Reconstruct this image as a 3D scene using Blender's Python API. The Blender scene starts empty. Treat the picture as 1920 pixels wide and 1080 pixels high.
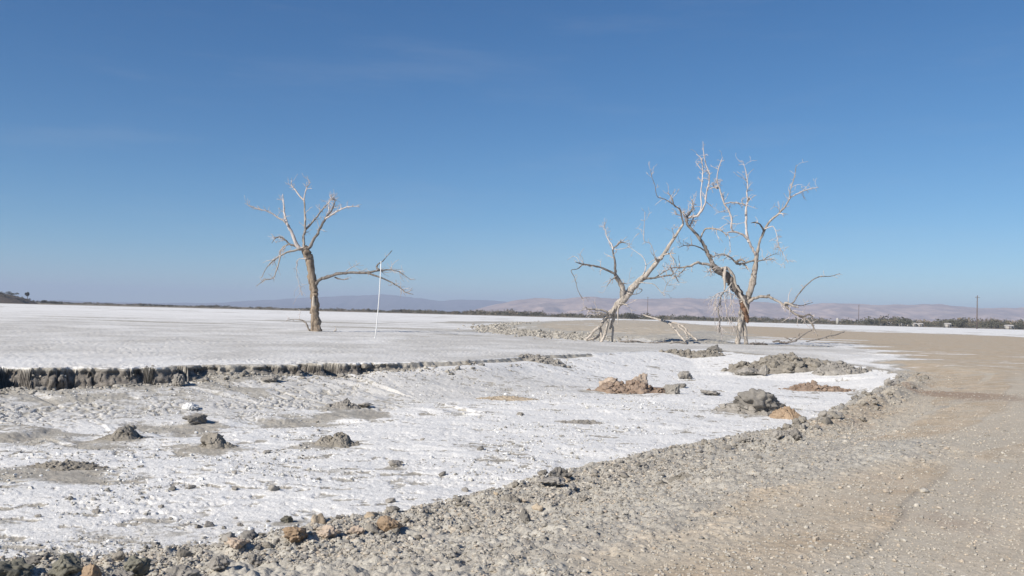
import bpy, math, random
import numpy as np
from mathutils import Matrix, Vector
R = math.radians
SC = bpy.context.scene
COL = SC.collection

# ------------------------------------------------------------------ camera
F = 1663.0                      # focal length in pixels of a 1920 px wide frame
SLOPE = 0.026                   # the camera is held a little crooked
ROLL = math.atan(SLOPE)
PITCH = math.atan(48.0 * math.cos(ROLL) / F)
CAMZ = 1.8
cam_data = bpy.data.cameras.new('camera')
cam = bpy.data.objects.new('camera', cam_data)
COL.objects.link(cam)
cam_data.sensor_width = 36.0
cam_data.lens = 36.0 * F / 1920.0
cam_data.clip_start = 0.05
cam_data.clip_end = 60000.0
cam.matrix_world = (Matrix.Translation((0, 0, CAMZ)) @ Matrix.Rotation(math.pi / 2 + PITCH, 4, 'X')
                    @ Matrix.Rotation(ROLL, 4, 'Z'))
SC.camera = cam

# ------------------------------------------------------------------ light
SUN_EL = R(33)
SUN_TO = Vector((-0.74, -0.67, 0)).normalized()
world = bpy.data.worlds.new('World')
SC.world = world
world.use_nodes = True
wn = world.node_tree
bg = wn.nodes['Background']
sky = wn.nodes.new('ShaderNodeTexSky')
sky.sky_type = 'NISHITA'
sky.sun_disc = False
sky.sun_elevation = SUN_EL
sky.sun_rotation = math.atan2(SUN_TO.x, SUN_TO.y) % (2 * math.pi)
sky.air_density = 0.7
sky.dust_density = 0.0
sky.ozone_density = 3.0
sky.altitude = 0
tint = wn.nodes.new('ShaderNodeMix')
tint.data_type = 'RGBA'
tint.blend_type = 'MULTIPLY'
tint.inputs[0].default_value = 1.0
tint.inputs[7].default_value = (0.073, 0.102, 0.110, 1)
wn.links.new(sky.outputs['Color'], tint.inputs[6])
gam = wn.nodes.new('ShaderNodeGamma')               # a touch more contrast between zenith and horizon
gam.inputs[1].default_value = 1.14
lift = wn.nodes.new('ShaderNodeVectorMath')
lift.operation = 'SCALE'
lift.inputs['Scale'].default_value = 10.0
wn.links.new(tint.outputs[2], gam.inputs[0])
sep = wn.nodes.new('ShaderNodeSeparateColor')
com = wn.nodes.new('ShaderNodeCombineColor')
wn.links.new(gam.outputs[0], sep.inputs[0])
for ch, (kk, pw) in enumerate([(1.41, 1.19), (0.941, 0.93), (0.918, 0.767)]):
    p_ = wn.nodes.new('ShaderNodeMath')
    p_.operation = 'POWER'
    p_.inputs[1].default_value = pw
    m_ = wn.nodes.new('ShaderNodeMath')
    m_.operation = 'MULTIPLY'
    m_.inputs[1].default_value = kk
    wn.links.new(sep.outputs[ch], p_.inputs[0])
    wn.links.new(p_.outputs[0], m_.inputs[0])
    wn.links.new(m_.outputs[0], com.inputs[ch])
wn.links.new(com.outputs[0], lift.inputs[0])
wtc = wn.nodes.new('ShaderNodeTexCoord')
wsc = wn.nodes.new('ShaderNodeVectorMath')
wsc.operation = 'MULTIPLY'
wsc.inputs[1].default_value = (2.2, 2.2, 15.0)
wno = wn.nodes.new('ShaderNodeTexNoise')
wno.inputs['Scale'].default_value = 1.5
wno.inputs['Detail'].default_value = 5
wno.inputs['Roughness'].default_value = 0.6
wmr = wn.nodes.new('ShaderNodeMapRange')
wmr.interpolation_type = 'SMOOTHSTEP'
wmr.inputs['From Min'].default_value = 0.50
wmr.inputs['From Max'].default_value = 0.78
wmr.inputs['To Max'].default_value = 0.07
wmx = wn.nodes.new('ShaderNodeMix')                 # thin high cirrus
wmx.data_type = 'RGBA'
wmx.inputs[7].default_value = (6.2, 6.4, 6.9, 1)
wn.links.new(wtc.outputs['Generated'], wsc.inputs[0])
wn.links.new(wsc.outputs[0], wno.inputs['Vector'])
wn.links.new(wno.outputs['Fac'], wmr.inputs['Value'])
wn.links.new(wmr.outputs['Result'], wmx.inputs[0])
wn.links.new(lift.outputs[0], wmx.inputs[6])
wn.links.new(wmx.outputs[2], bg.inputs['Color'])
bg.inputs['Strength'].default_value = 0.076
sun_data = bpy.data.lights.new('sun', 'SUN')
sun_data.energy = 5.0
sun_data.angle = R(0.53)
sun_data.color = (1.0, 0.935, 0.84)
sun = bpy.data.objects.new('sun', sun_data)
COL.objects.link(sun)
sdir = Vector((SUN_TO.x * math.cos(SUN_EL), SUN_TO.y * math.cos(SUN_EL), math.sin(SUN_EL)))
sun.rotation_euler = sdir.to_track_quat('Z', 'Y').to_euler()
sun.location = (-40, -40, 60)
SC.view_settings.view_transform = 'Standard'
SC.view_settings.look = 'None'
SC.view_settings.exposure = 0.30
SC.view_settings.gamma = 1.0
SC.view_settings.use_curve_mapping = False
SC.cycles.max_bounces = 6
SC.cycles.diffuse_bounces = 3
SC.cycles.volume_bounces = 0
SC.cycles.use_denoising = True

# ------------------------------------------------------------------ helpers
def ray(px, py):
    u, v = px - 960.0, 540.0 - py
    c, s = math.cos(ROLL), math.sin(ROLL)
    u, v = u * c - v * s, u * s + v * c
    c, s = math.cos(PITCH), math.sin(PITCH)
    return np.array([u, F * c - v * s, F * s + v * c])

def gp(px, py, z=0.0):          # where the line of sight through a photo point meets height z
    d = ray(px, py)
    t = (z - CAMZ) / d[2]
    return np.array([d[0] * t, d[1] * t])

def at(px, py, Y):              # ... meets the upright plane Y metres ahead
    d = ray(px, py)
    t = Y / d[1]
    return np.array([d[0] * t, Y, CAMZ + d[2] * t])

def horizon(px):
    return 588 + SLOPE * (px - 960)

def _hash(ix, iy, seed):
    h = (ix.astype(np.int64) * 374761393 + iy.astype(np.int64) * 668265263 + seed * 974634721) & 0xFFFFFFFF
    h = ((h ^ (h >> 13)) * 1274126177) & 0xFFFFFFFF
    h = (h ^ (h >> 16)) & 0xFFFFFFFF
    h = (h * 2246822519) & 0xFFFFFFFF
    return ((h ^ (h >> 15)) & 0xFFFFFF) / float(0xFFFFFF)

def vnoise(x, y, seed=0):
    ix, iy = np.floor(x), np.floor(y)
    fx, fy = x - ix, y - iy
    fx = fx * fx * fx * (fx * (fx * 6 - 15) + 10)
    fy = fy * fy * fy * (fy * (fy * 6 - 15) + 10)
    a, b = _hash(ix, iy, seed), _hash(ix + 1, iy, seed)
    c, d = _hash(ix, iy + 1, seed), _hash(ix + 1, iy + 1, seed)
    return (a + (b - a) * fx) * (1 - fy) + (c + (d - c) * fx) * fy

def fbm(x, y, octv=4, seed=0, gain=0.5):
    s, amp, tot = 0.0, 1.0, 0.0
    cx, cy = x, y
    for i in range(octv):
        s = s + amp * vnoise(cx, cy, seed + i * 17)
        tot += amp
        amp *= gain
        cx, cy = cx * 1.62 - cy * 1.21 + 11.3, cx * 1.21 + cy * 1.62 + 5.7
    return s / tot              # 0..1

def worley(x, y, seed=0):
    ix, iy = np.floor(x), np.floor(y)
    f1 = np.full(np.shape(x), 9.0)
    f2 = np.full(np.shape(x), 9.0)
    cid = np.zeros(np.shape(x))
    for dx in (-1, 0, 1):
        for dy in (-1, 0, 1):
            gx, gy = ix + dx, iy + dy
            d = np.hypot(gx + _hash(gx, gy, seed) - x, gy + _hash(gx, gy, seed + 5) - y)
            near = d < f1
            f2 = np.where(near, f1, np.minimum(f2, d))
            cid = np.where(near, _hash(gx, gy, seed + 9), cid)
            f1 = np.where(near, d, f1)
    return f1, f2, cid

def sstep(a, b, x):
    t = np.clip((x - a) / (b - a), 0, 1)
    return t * t * (3 - 2 * t)

def pl_dist(P, x, y):           # distance to a polyline and the running vertex index of the closest point
    best = np.full(x.shape, 1e18)
    prm = np.zeros(x.shape)
    for i in range(len(P) - 1):
        ax, ay = P[i]
        bx, by = P[i + 1]
        dx, dy = bx - ax, by - ay
        L = dx * dx + dy * dy + 1e-12
        t = np.clip(((x - ax) * dx + (y - ay) * dy) / L, 0, 1)
        d = (x - ax - t * dx) ** 2 + (y - ay - t * dy) ** 2
        m = d < best
        best = np.where(m, d, best)
        prm = np.where(m, i + t, prm)
    return np.sqrt(best), prm

def inside(P, x, y):
    c = np.zeros(x.shape, bool)
    n = len(P)
    for i in range(n):
        ax, ay = P[i]
        bx, by = P[(i + 1) % n]
        if ay == by:
            continue
        cond = ((ay > y) != (by > y)) & (x < (bx - ax) * (y - ay) / (by - ay) + ax)
        c ^= cond
    return c

def zone(P, x, y):              # signed distance to a closed outline, positive inside
    d, _ = pl_dist(list(P) + [P[0]], x, y)
    return np.where(inside(P, x, y), d, -d)

def link_mesh(name, V, faces, mat, parent=None, smooth=True, attrs=None):
    V = np.asarray(V, np.float32)
    me = bpy.data.meshes.new(name)
    me.vertices.add(len(V))
    me.vertices.foreach_set('co', V.ravel())
    if isinstance(faces, np.ndarray):
        groups = [faces]
    else:
        groups = faces
    tot = sum(g.size for g in groups)
    npoly = sum(len(g) for g in groups)
    me.loops.add(tot)
    me.loops.foreach_set('vertex_index', np.concatenate([g.ravel() for g in groups]).astype(np.int32))
    me.polygons.add(npoly)
    sizes = np.concatenate([np.full(len(g), g.shape[1]) for g in groups])
    starts = np.concatenate([[0], np.cumsum(sizes)[:-1]])
    me.polygons.foreach_set('loop_start', starts.astype(np.int32))
    me.update(calc_edges=True)
    me.polygons.foreach_set('use_smooth', np.full(npoly, smooth, dtype=bool))
    for k, v in (attrs or {}).items():
        if v.ndim == 1:
            a = me.attributes.new(k, 'FLOAT', 'POINT')
            a.data.foreach_set('value', v.astype(np.float32))
        else:
            a = me.attributes.new(k, 'FLOAT_COLOR', 'POINT')
            a.data.foreach_set('color', np.c_[v, np.ones(len(v))].astype(np.float32).ravel())
    me.validate()
    o = bpy.data.objects.new(name, me)
    COL.objects.link(o)
    if mat:
        me.materials.append(mat)
    if parent:
        o.parent = parent
        o.matrix_parent_inverse = Matrix.Identity(4)
    return o

def tag(o, label, cat, group=None):
    o['label'] = label
    o['category'] = cat
    if group:
        o['group'] = group
    return o

def empty(name, loc, label, cat, group=None):
    o = bpy.data.objects.new(name, None)
    COL.objects.link(o)
    o.location = loc
    o.empty_display_size = 0.3
    return tag(o, label, cat, group)

# ------------------------------------------------------------------ materials
def new_mat(name):
    m = bpy.data.materials.new(name)
    m.use_nodes = True
    nt = m.node_tree
    b = nt.nodes['Principled BSDF']
    b.inputs['Roughness'].default_value = 0.95
    b.inputs['Specular IOR Level'].default_value = 0.12
    return m, nt, b

class N:                        # small wrapper that keeps node code short
    def __init__(s, nt):
        s.nt = nt
    def add(s, t, **kw):
        n = s.nt.nodes.new(t)
        for k, v in kw.items():
            setattr(n, k, v)
        return n
    def put(s, sock, v):
        if isinstance(v, bpy.types.NodeSocket):
            s.nt.links.new(v, sock)
        elif isinstance(v, (tuple, list)) and len(v) == 3 and sock.type == 'RGBA':
            sock.default_value = (*v, 1)
        else:
            sock.default_value = v
    def math(s, op, a, b=0.0, clamp=False):
        n = s.add('ShaderNodeMath', operation=op, use_clamp=clamp)
        s.put(n.inputs[0], a)
        s.put(n.inputs[1], b)
        return n.outputs[0]
    def noise(s, vec, scale, detail=4, rough=0.55, dist=0.0):
        n = s.add('ShaderNodeTexNoise')
        s.put(n.inputs['Vector'], vec)
        n.inputs['Scale'].default_value = scale
        n.inputs['Detail'].default_value = detail
        n.inputs['Roughness'].default_value = rough
        n.inputs['Distortion'].default_value = dist
        return n.outputs['Fac']
    def mix(s, f, a, b):
        n = s.add('ShaderNodeMix', data_type='RGBA')
        s.put(n.inputs[0], f)
        s.put(n.inputs[6], a)
        s.put(n.inputs[7], b)
        return n.outputs[2]
    def smooth(s, v, a, b, lo=0.0, hi=1.0):
        n = s.add('ShaderNodeMapRange', interpolation_type='SMOOTHSTEP')
        s.put(n.inputs['Value'], v)
        n.inputs['From Min'].default_value = a
        n.inputs['From Max'].default_value = b
        n.inputs['To Min'].default_value = lo
        n.inputs['To Max'].default_value = hi
        return n.outputs['Result']
    def scale(s, vec, sc):
        n = s.add('ShaderNodeVectorMath', operation='MULTIPLY')
        s.put(n.inputs[0], vec)
        n.inputs[1].default_value = sc
        return n.outputs[0]
    def bump(s, h, strength, dist, prev=None):
        n = s.add('ShaderNodeBump')
        n.inputs['Strength'].default_value = strength
        n.inputs['Distance'].default_value = dist
        s.put(n.inputs['Height'], h)
        if prev:
            s.put(n.inputs['Normal'], prev)
        return n.outputs['Normal']

def ground_material():
    m, nt, b = new_mat('salt_flat_ground')
    n = N(nt)
    pos = n.add('ShaderNodeNewGeometry').outputs['Position']
    za = n.add('ShaderNodeSeparateColor')
    n.put(za.inputs[0], n.add('ShaderNodeAttribute', attribute_name='zone_a').outputs['Color'])
    zb = n.add('ShaderNodeSeparateColor')
    n.put(zb.inputs[0], n.add('ShaderNodeAttribute', attribute_name='zone_b').outputs['Color'])
    salt, tan, rust = za.outputs
    mud, scrub, pale = zb.outputs
    big = n.noise(pos, 0.35, 5, 0.6)
    mid = n.noise(pos, 1.7, 6, 0.65, 0.3)
    fine = n.noise(pos, 9.0, 5, 0.7)
    grit = n.noise(pos, 55.0, 3, 0.7)
    # loose mud of the shoulder, grey-green to brown
    grey = n.mix(n.smooth(mid, 0.35, 0.65), (0.375, 0.347, 0.30), (0.49, 0.458, 0.398))
    grey = n.mix(n.smooth(fine, 0.52, 0.78), grey, (0.40, 0.33, 0.26))
    tanc = n.mix(n.smooth(mid, 0.35, 0.66), (0.43, 0.345, 0.245), (0.545, 0.45, 0.335))
    tanc = n.mix(n.smooth(n.noise(pos, 0.55, 6, 0.65, 0.4), 0.45, 0.65, 0, 0.55), tanc, (0.47, 0.435, 0.365))
    tanc = n.mix(n.smooth(n.noise(pos, 0.8, 5, 0.6, 0.5), 0.55, 0.70, 0, 0.42), tanc, (0.46, 0.33, 0.225))
    tanc = n.mix(n.math('MULTIPLY', pale, 0.62), tanc, (0.51, 0.465, 0.385))
    grey = n.mix(n.math('MULTIPLY', pale, 0.6), grey, (0.47, 0.445, 0.39))
    base = n.mix(n.smooth(n.math('ADD', tan, n.math('MULTIPLY', n.math('SUBTRACT', mid, 0.5), 0.9)), 0.3, 0.7), grey, tanc)
    base = n.mix(n.smooth(n.math('ADD', rust, n.math('MULTIPLY', n.math('SUBTRACT', mid, 0.5), 1.1)), 0.3, 0.8), base,
                 n.mix(fine, (0.28, 0.205, 0.15), (0.40, 0.31, 0.235)))
    base = n.mix(n.smooth(scrub, 0.3, 0.7), base, n.mix(big, (0.19, 0.155, 0.105), (0.30, 0.25, 0.18)))
    # salt crust
    white = n.mix(n.smooth(fine, 0.3, 0.7), (0.80, 0.782, 0.748), (0.86, 0.844, 0.812))
    speck = n.noise(pos, 5.5, 5, 0.75)
    white = n.mix(n.smooth(speck, 0.63, 0.68, 0, 0.6), white, (0.33, 0.315, 0.285))
    white = n.mix(n.smooth(grit, 0.66, 0.76, 0, 0.4), white, (0.36, 0.35, 0.32))
    white = n.mix(n.math('MULTIPLY', pale, 1.0), white, n.mix(n.smooth(fine, 0.32, 0.62), (0.46, 0.44, 0.40), (0.61, 0.588, 0.55)))
    sv = n.math('ADD', salt, n.math('ADD', n.math('MULTIPLY', n.math('SUBTRACT', mid, 0.5), 0.75),
                                    n.math('MULTIPLY', n.math('SUBTRACT', fine, 0.5), 0.55)))
    base = n.mix(n.smooth(sv, 0.36, 0.62), base, white)
    dark = n.mix(n.smooth(fine, 0.3, 0.7), (0.14, 0.125, 0.11), (0.29, 0.262, 0.23))
    base = n.mix(n.smooth(n.math('ADD', mud, n.math('MULTIPLY', n.math('SUBTRACT', fine, 0.5), 0.7)), 0.3, 0.75), base, dark)
    g = n.math('MULTIPLY', n.smooth(grit, 0.28, 0.66, 0.74, 1.08), n.smooth(n.noise(pos, 24.0, 4, 0.7), 0.3, 0.62, 0.84, 1.04))
    base = n.mix(1.0, base, base)
    hs = n.add('ShaderNodeHueSaturation')
    n.put(hs.inputs['Color'], base)
    n.put(hs.inputs['Value'], g)
    nt.links.new(hs.outputs[0], b.inputs['Base Color'])
    soft = n.math('SUBTRACT', 1.0, n.math('MULTIPLY', tan, 0.9), True)
    soft = n.math('MULTIPLY', soft, n.math('SUBTRACT', 1.0, n.math('MULTIPLY', pale, 0.45)))
    nb = n.bump(n.math('MULTIPLY', mid, soft), 0.25, 0.06)
    nb = n.bump(n.math('MULTIPLY', fine, soft), 0.45, 0.03, nb)
    nb = n.bump(n.math('MULTIPLY', grit, soft), 0.8, 0.014, nb)
    nt.links.new(nb, b.inputs['Normal'])
    return m

def earth_material(name, c0, c1, c2, scale=1.0, bump=0.03):
    m, nt, b = new_mat(name)
    n = N(nt)
    pos = n.add('ShaderNodeNewGeometry').outputs['Position']
    a = n.noise(pos, 3.0 * scale, 5, 0.65, 0.3)
    f = n.noise(pos, 16.0 * scale, 5, 0.7)
    c = n.mix(n.smooth(a, 0.35, 0.65), c0, c1)
    c = n.mix(n.smooth(f, 0.56, 0.75, 0, 0.8), c, c2)
    nt.links.new(c, b.inputs['Base Color'])
    nb = n.bump(a, 0.6, bump * 2)
    nb = n.bump(f, 0.7, bump, nb)
    nt.links.new(nb, b.inputs['Normal'])
    return m

def tint_material(name, stops, spread=0.25):          # colour picked per piece through its own 'tint' value
    m, nt, b = new_mat(name)
    n = N(nt)
    t = n.add('ShaderNodeAttribute', attribute_name='tint').outputs['Fac']
    r = n.add('ShaderNodeValToRGB')
    n.put(r.inputs[0], t)
    el = r.color_ramp.elements
    for i, (p, c) in enumerate(stops):
        e = el[i] if i < 2 else el.new(p)
        e.position = p
        e.color = (*c, 1)
    pos = n.add('ShaderNodeNewGeometry').outputs['Position']
    f = n.noise(pos, 30, 3, 0.7)
    hs = n.add('ShaderNodeHueSaturation')
    n.put(hs.inputs['Color'], r.outputs[0])
    n.put(hs.inputs['Value'], n.smooth(f, 0.25, 0.75, 1 - spread, 1 + spread))
    nt.links.new(hs.outputs[0], b.inputs['Base Color'])
    return m

def wood_material(name, c0, c1, c2, mottle=0.5):
    m, nt, b = new_mat(name)
    n = N(nt)
    pos = n.add('ShaderNodeTexCoord').outputs['Object']
    st = n.scale(pos, (4.0, 4.0, 0.55))
    a = n.noise(st, 1.6, 5, 0.65, 0.4)
    p = n.noise(pos, 1.1, 4, 0.6)
    c = n.mix(n.smooth(a, 0.36, 0.62), c0, c1)
    c = n.mix(n.smooth(p, 0.5, 0.62, 0, mottle), c, c2)
    nt.links.new(c, b.inputs['Base Color'])
    nt.links.new(n.bump(a, 0.8, 0.06), b.inputs['Normal'])
    return m

def plain_material(name, c, rough=0.8, var=0.12, scale=6.0):
    m, nt, b = new_mat(name)
    n = N(nt)
    pos = n.add('ShaderNodeNewGeometry').outputs['Position']
    f = n.noise(pos, scale, 4, 0.6)
    d = tuple(x * (1 - var) for x in c)
    e = tuple(min(1, x * (1 + var)) for x in c)
    nt.links.new(n.mix(n.smooth(f, 0.3, 0.7), d, e), b.inputs['Base Color'])
    b.inputs['Roughness'].default_value = rough
    return m

M_GROUND = ground_material()
M_CRUMB = tint_material('mud_crumbs', [(0.0, (0.24, 0.22, 0.19)), (1.0, (0.52, 0.49, 0.43)), (0.25, (0.36, 0.333, 0.288)),
                                       (0.6, (0.44, 0.408, 0.352)), (0.8, (0.43, 0.36, 0.28))])
M_SALTCRUMB = tint_material('salt_crumbs', [(0.0, (0.22, 0.205, 0.18)), (1.0, (0.80, 0.80, 0.78)), (0.35, (0.45, 0.43, 0.39)),
                                            (0.6, (0.68, 0.67, 0.64))])
M_GREYMUD = earth_material('grey_mud', (0.235, 0.218, 0.195), (0.335, 0.312, 0.28), (0.41, 0.385, 0.345))
M_DARKMUD = earth_material('dark_mud', (0.165, 0.153, 0.138), (0.25, 0.233, 0.21), (0.31, 0.29, 0.258))
M_TANMUD = earth_material('tan_mud', (0.36, 0.29, 0.21), (0.50, 0.42, 0.32), (0.30, 0.22, 0.15))
M_RUSTMUD = earth_material('rust_mud', (0.22, 0.16, 0.12), (0.32, 0.245, 0.19), (0.165, 0.12, 0.09))
M_ORANGE = earth_material('orange_clay', (0.27, 0.195, 0.13), (0.37, 0.275, 0.19), (0.21, 0.155, 0.105))
M_PINK = earth_material('pinkish_clay', (0.37, 0.295, 0.23), (0.49, 0.40, 0.32), (0.29, 0.23, 0.18))
M_GREEN = earth_material('greenish_stone', (0.12, 0.115, 0.095), (0.215, 0.205, 0.165), (0.28, 0.265, 0.22))
M_WHITELUMP = earth_material('white_lump', (0.62, 0.615, 0.60), (0.72, 0.715, 0.70), (0.5, 0.49, 0.47))
M_HEAP = earth_material('heap_earth', (0.215, 0.195, 0.165), (0.305, 0.277, 0.235), (0.185, 0.168, 0.14), 1.0, 0.04)

# ------------------------------------------------------------------ terrain outlines (world metres)
BANK_PX = [(-900, 712), (-300, 700), (-80, 694), (0, 691), (60, 690), (130, 689), (250, 689), (330, 685), (400, 684), (480, 683),
           (560, 681), (640, 679), (700, 679), (780, 678), (860, 677), (905, 674), (960, 670), (1000, 666), (1060, 664),
           (1120, 662), (1180, 660), (1250, 656), (1340, 653)]
BANK = [gp(*p) for p in BANK_PX]
BANK[0] = BANK[1] + (BANK[1] - BANK[2]) * 6
BANK_H = np.array([.66, .66, .66, .68, .62, .54, .50, .54, .28, .28, .36, .42, .32, .21, .13, .12, .16, .18, .16, .10, .06, .05, .04])
# recesses (-) and buttresses (+) of the cut: place along BANK, half width, depth
BITES = [(3.4, .45, -.55), (5.1, .18, -.30), (7.0, .12, .65), (7.9, .4, -.2), (10.0, .22, -.75), (10.55, .14, -.85), (9.7, .10, .25), (6.1, .10, -.35)]
RIM_PX = [(1340, 653, -.05, .0), (1420, 664, -.08, .0), (1520, 672, -.12, .0), (1640, 690, -.26, .03), (1712, 706, -.36, .08), (1695, 724, -.36, .20),
          (1650, 748, -.30, .25), (1600, 770, -.33, .24), (1550, 797, -.36, .20), (1480, 815, -.38, .16), (1390, 830, -.40, .10),
          (1300, 845, -.42, .10), (1200, 868, -.42, .10), (1110, 888, -.42, .10), (1030, 908, -.42, .09), (960, 930, -.42, .09),
          (900, 948, -.42, .09), (800, 968, -.42, .09), (700, 985, -.42, .10), (600, 996, -.42, .11), (500, 1012, -.42, .07),
          (380, 1040, -.44, .05), (250, 1056, -.46, .04), (100, 1062, -.46, .04), (-100, 1068, -.46, .04), (-400, 1080, -.46, .05),
          (-900, 1090, -.42, .12)]
RIM = [gp(p[0], p[1], p[2]) for p in RIM_PX]
RIM[0] = BANK[-1]
RIM.append(RIM[-1] + np.array([-50.0, -1.0]))
RIM_Z = np.array([p[2] for p in RIM_PX] + [-.42])
RIM_R = np.array([p[3] for p in RIM_PX] + [.12])
BASIN = BANK + RIM
RIM_IN = BANK + [p for p in RIM]
TAN = [gp(*p) for p in [(1180, 611), (1330, 609.5), (1470, 614), (1600, 620.5), (1760, 626), (1920, 632), (2300, 645)]] + [np.array(p) for p in
       [(200.0, 90.0), (60.0, -20.0), (1.5, -20.0), (1.2, 3.0)]] + [gp(*p) for p in
       [(1130, 1075), (1330, 1000), (1500, 925), (1640, 850), (1760, 775), (1790, 735), (1720, 690), (1640, 660), (1570, 640), (1480, 632), (1360, 628)]]
RIDGE = [gp(*p) for p in [(915, 613), (990, 604), (1080, 601), (1180, 600.5), (1260, 604), (1345, 612), (1400, 630), (1370, 644), (1250, 643),
                          (1120, 636), (1020, 629), (940, 622)]]
STREAK = [gp(*p) for p in [(800, 605), (860, 602.5), (960, 602.5), (960, 606), (880, 607)]]
FLOOR = -0.75
HALO = [(1183, 738, 190), (1425, 778, 190), (1535, 734, 170), (1480, 787, 90), (213, 826, 130), (400, 842, 110), (626, 838, 130), (640, 766, 90), (110, 880, 170),
        (1286, 711, 50), (1402, 704, 70), (368, 792, 70), (740, 874, 44), (1263, 738, 60), (540, 980, 36), (1046, 900, 70), (1330, 741, 60)]

def terrain(x, y, masks=False):
    x = np.asarray(x, float)
    y = np.asarray(y, float)
    shp = x.shape
    x, y = x.ravel(), y.ravel()
    r = np.hypot(x, y)
    z = np.zeros(x.shape)
    salt = np.full(x.shape, 0.85)
    pale = np.zeros(x.shape)
    tan = np.zeros(x.shape)
    rust = np.zeros(x.shape)
    mud = np.zeros(x.shape)
    scrub = np.zeros(x.shape)
    near = np.nonzero((r < 420) & (y > -40))[0]
    X, Y, rr = x[near], y[near], r[near]
    wob = (fbm(X * 0.9, Y * 0.9, 3, 3) - 0.5)
    dB, sB = pl_dist(BANK, X, Y)
    dR, sR = pl_dist(RIM, X, Y)
    ins = inside(BASIN, X, Y)
    hb = np.interp(sB, np.arange(len(BANK_H)), BANK_H)
    ez = np.interp(sR, np.arange(len(RIM_Z)), RIM_Z)
    er = np.interp(sR, np.arange(len(RIM_R)), RIM_R)
    # --- basin
    seg = np.array([0.0] + list(np.cumsum([np.hypot(*(BANK[i + 1] - BANK[i])) for i in range(len(BANK) - 1)])))
    L = np.interp(sB, np.arange(len(seg)), seg)
    sgnB = np.where(ins, dB, -dB)
    Lw = L + (fbm(L * 0.7, L * 0 + 9.2, 3, 24) - 0.5) * 1.6
    c1, _, cid = worley(Lw * 1.5, np.full_like(L, 0.37), 21)        # erosion columns along the cut
    c2, _, cid2 = worley(Lw * 3.7, np.full_like(L, 0.61), 23)
    col = np.sqrt(np.clip(1 - (c1 * 1.35) ** 2, 0, 1)) * (0.05 + 0.34 * cid) + np.sqrt(np.clip(1 - (c2 * 1.4) ** 2, 0, 1)) * 0.13 * cid2
    big = (fbm(L * 0.45, L * 0 + 3.1, 4, 8) - 0.5) * 2.2
    notch = 0.0
    for (ba, bw, bd) in BITES:
        notch = notch + bd * np.exp(-((sB - ba) / bw) ** 4)
    edge = (col + big * 0.55 + notch) * sstep(0.05, 0.4, hb)
    hb = hb * (0.72 + 0.55 * fbm(L * 1.3, L * 0 + 1.7, 3, 26))
    d = sgnB - edge + (fbm(X * 5.0, Y * 5.0, 3, 27) - 0.5) * 0.16
    drop = sstep(-0.03, 0.15 + 0.10 * cid2, d)
    lower = sstep(0.1, 5.5, d)
    hbd = hb + (0.34 - hb) * sstep(0.35, 2.2, d) * sstep(0.02, 0.1, hb)   # the bench evens out away from the cut
    zb = -hbd * drop - (-FLOOR - hbd) * lower
    wide = np.interp(sR, [0, 3, 4, 5, 6], [11.0, 10.0, 4.5, 1.8, 0.8])
    dRw = dR + wob * 0.5 * sstep(0, 1, dR)
    zr = ez + (FLOOR - ez) * sstep(0, 1, np.clip(dRw, 0, None) / wide)
    zin = np.maximum(zb, zr)
    # --- outside
    base = 0.12 * np.exp(-(rr / 22) ** 2)
    bl = sstep(0, 4.0, dR)
    zo = ez * (1 - bl) + base * bl
    ridge = er * np.exp(-((dR + wob * 0.3 - 0.25) / 0.42) ** 2) * (0.5 + 1.0 * fbm(X * 1.1, Y * 1.1, 3, 77))
    onbank = (dB < dR) & ~ins
    zo = np.where(onbank & (dR > 4), -hb * drop, zo)
    h = np.where(ins, zin + ridge, zo + np.where(onbank & (dR > 4), 0, ridge))
    # --- masks of the plan
    zt = zone(TAN, X, Y) + (fbm(X * 0.25, Y * 0.25, 4, 31) - 0.5) * (2 + rr * 0.05)
    zt = zt + (fbm(X * 0.07, Y * 0.22, 4, 35) - 0.5) * rr * 0.22 * sstep(25, 50, rr)
    road = sstep(-0.9, 0.9, zt / (0.6 + rr * 0.035)) * np.where(ins, 0, 1)
    zrg = zone(RIDGE, X, Y) + (fbm(X * 0.15, Y * 0.15, 4, 33) - 0.5) * 7
    rid = sstep(-1.0, 2.5, zrg) * np.where(ins, 0, 1)
    zst = zone(STREAK, X, Y) + (fbm(X * 0.1, Y * 0.1, 3, 34) - 0.5) * 10
    stk = sstep(-2, 3, zst)
    shoulder = np.where(ins, 0, np.where(onbank & (dB < dR), 0, 1)) * sstep(9.5, 5.5, dR + (fbm(X * .5, Y * .5, 3, 90) - .5) * 3)
    shoulder = shoulder * sstep(70, 40, rr) * sstep(2.6, 4.6, sR)
    southside = (~ins) & (X > -60) & (Y < 12 + np.clip(X, 0, 40) * 0.9) & (dR < dB)
    shoulder = np.maximum(shoulder, np.where(southside, 1.0, 0.0))
    dRs = np.where(ins, dR, -dR)
    inb = sstep(0.0, 0.7, dRs + wob * 1.1 - 0.12)                      # white begins just inside the rim
    loose = np.maximum(shoulder * (1 - road), sstep(0.9, -0.2, dRs) * np.interp(sR, [0, 3, 5], [0, 0.3, 1]) * sstep(-4.5, -1.5, dRs) * (1 - 0.85 * road))
    segR = np.concatenate([[0.0], np.cumsum([np.hypot(*(RIM[i_ + 1] - RIM[i_])) for i_ in range(len(RIM) - 1)])])
    along = np.interp(sR, np.arange(len(segR)), segR)                 # the track runs along the berm: streaks and wheel bands follow it
    off_ = dR + (fbm(X * 0.12, Y * 0.12, 3, 92) - 0.5) * 1.4
    strk = fbm(off_ * 1.25, along * 0.10, 4, 96) * 0.7 + fbm(off_ * 3.5, along * 0.25, 3, 97) * 0.3
    wheel = sstep(0.47, 0.60, strk) * np.where(ins, 0, 1) * sstep(60, 30, rr)
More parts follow.
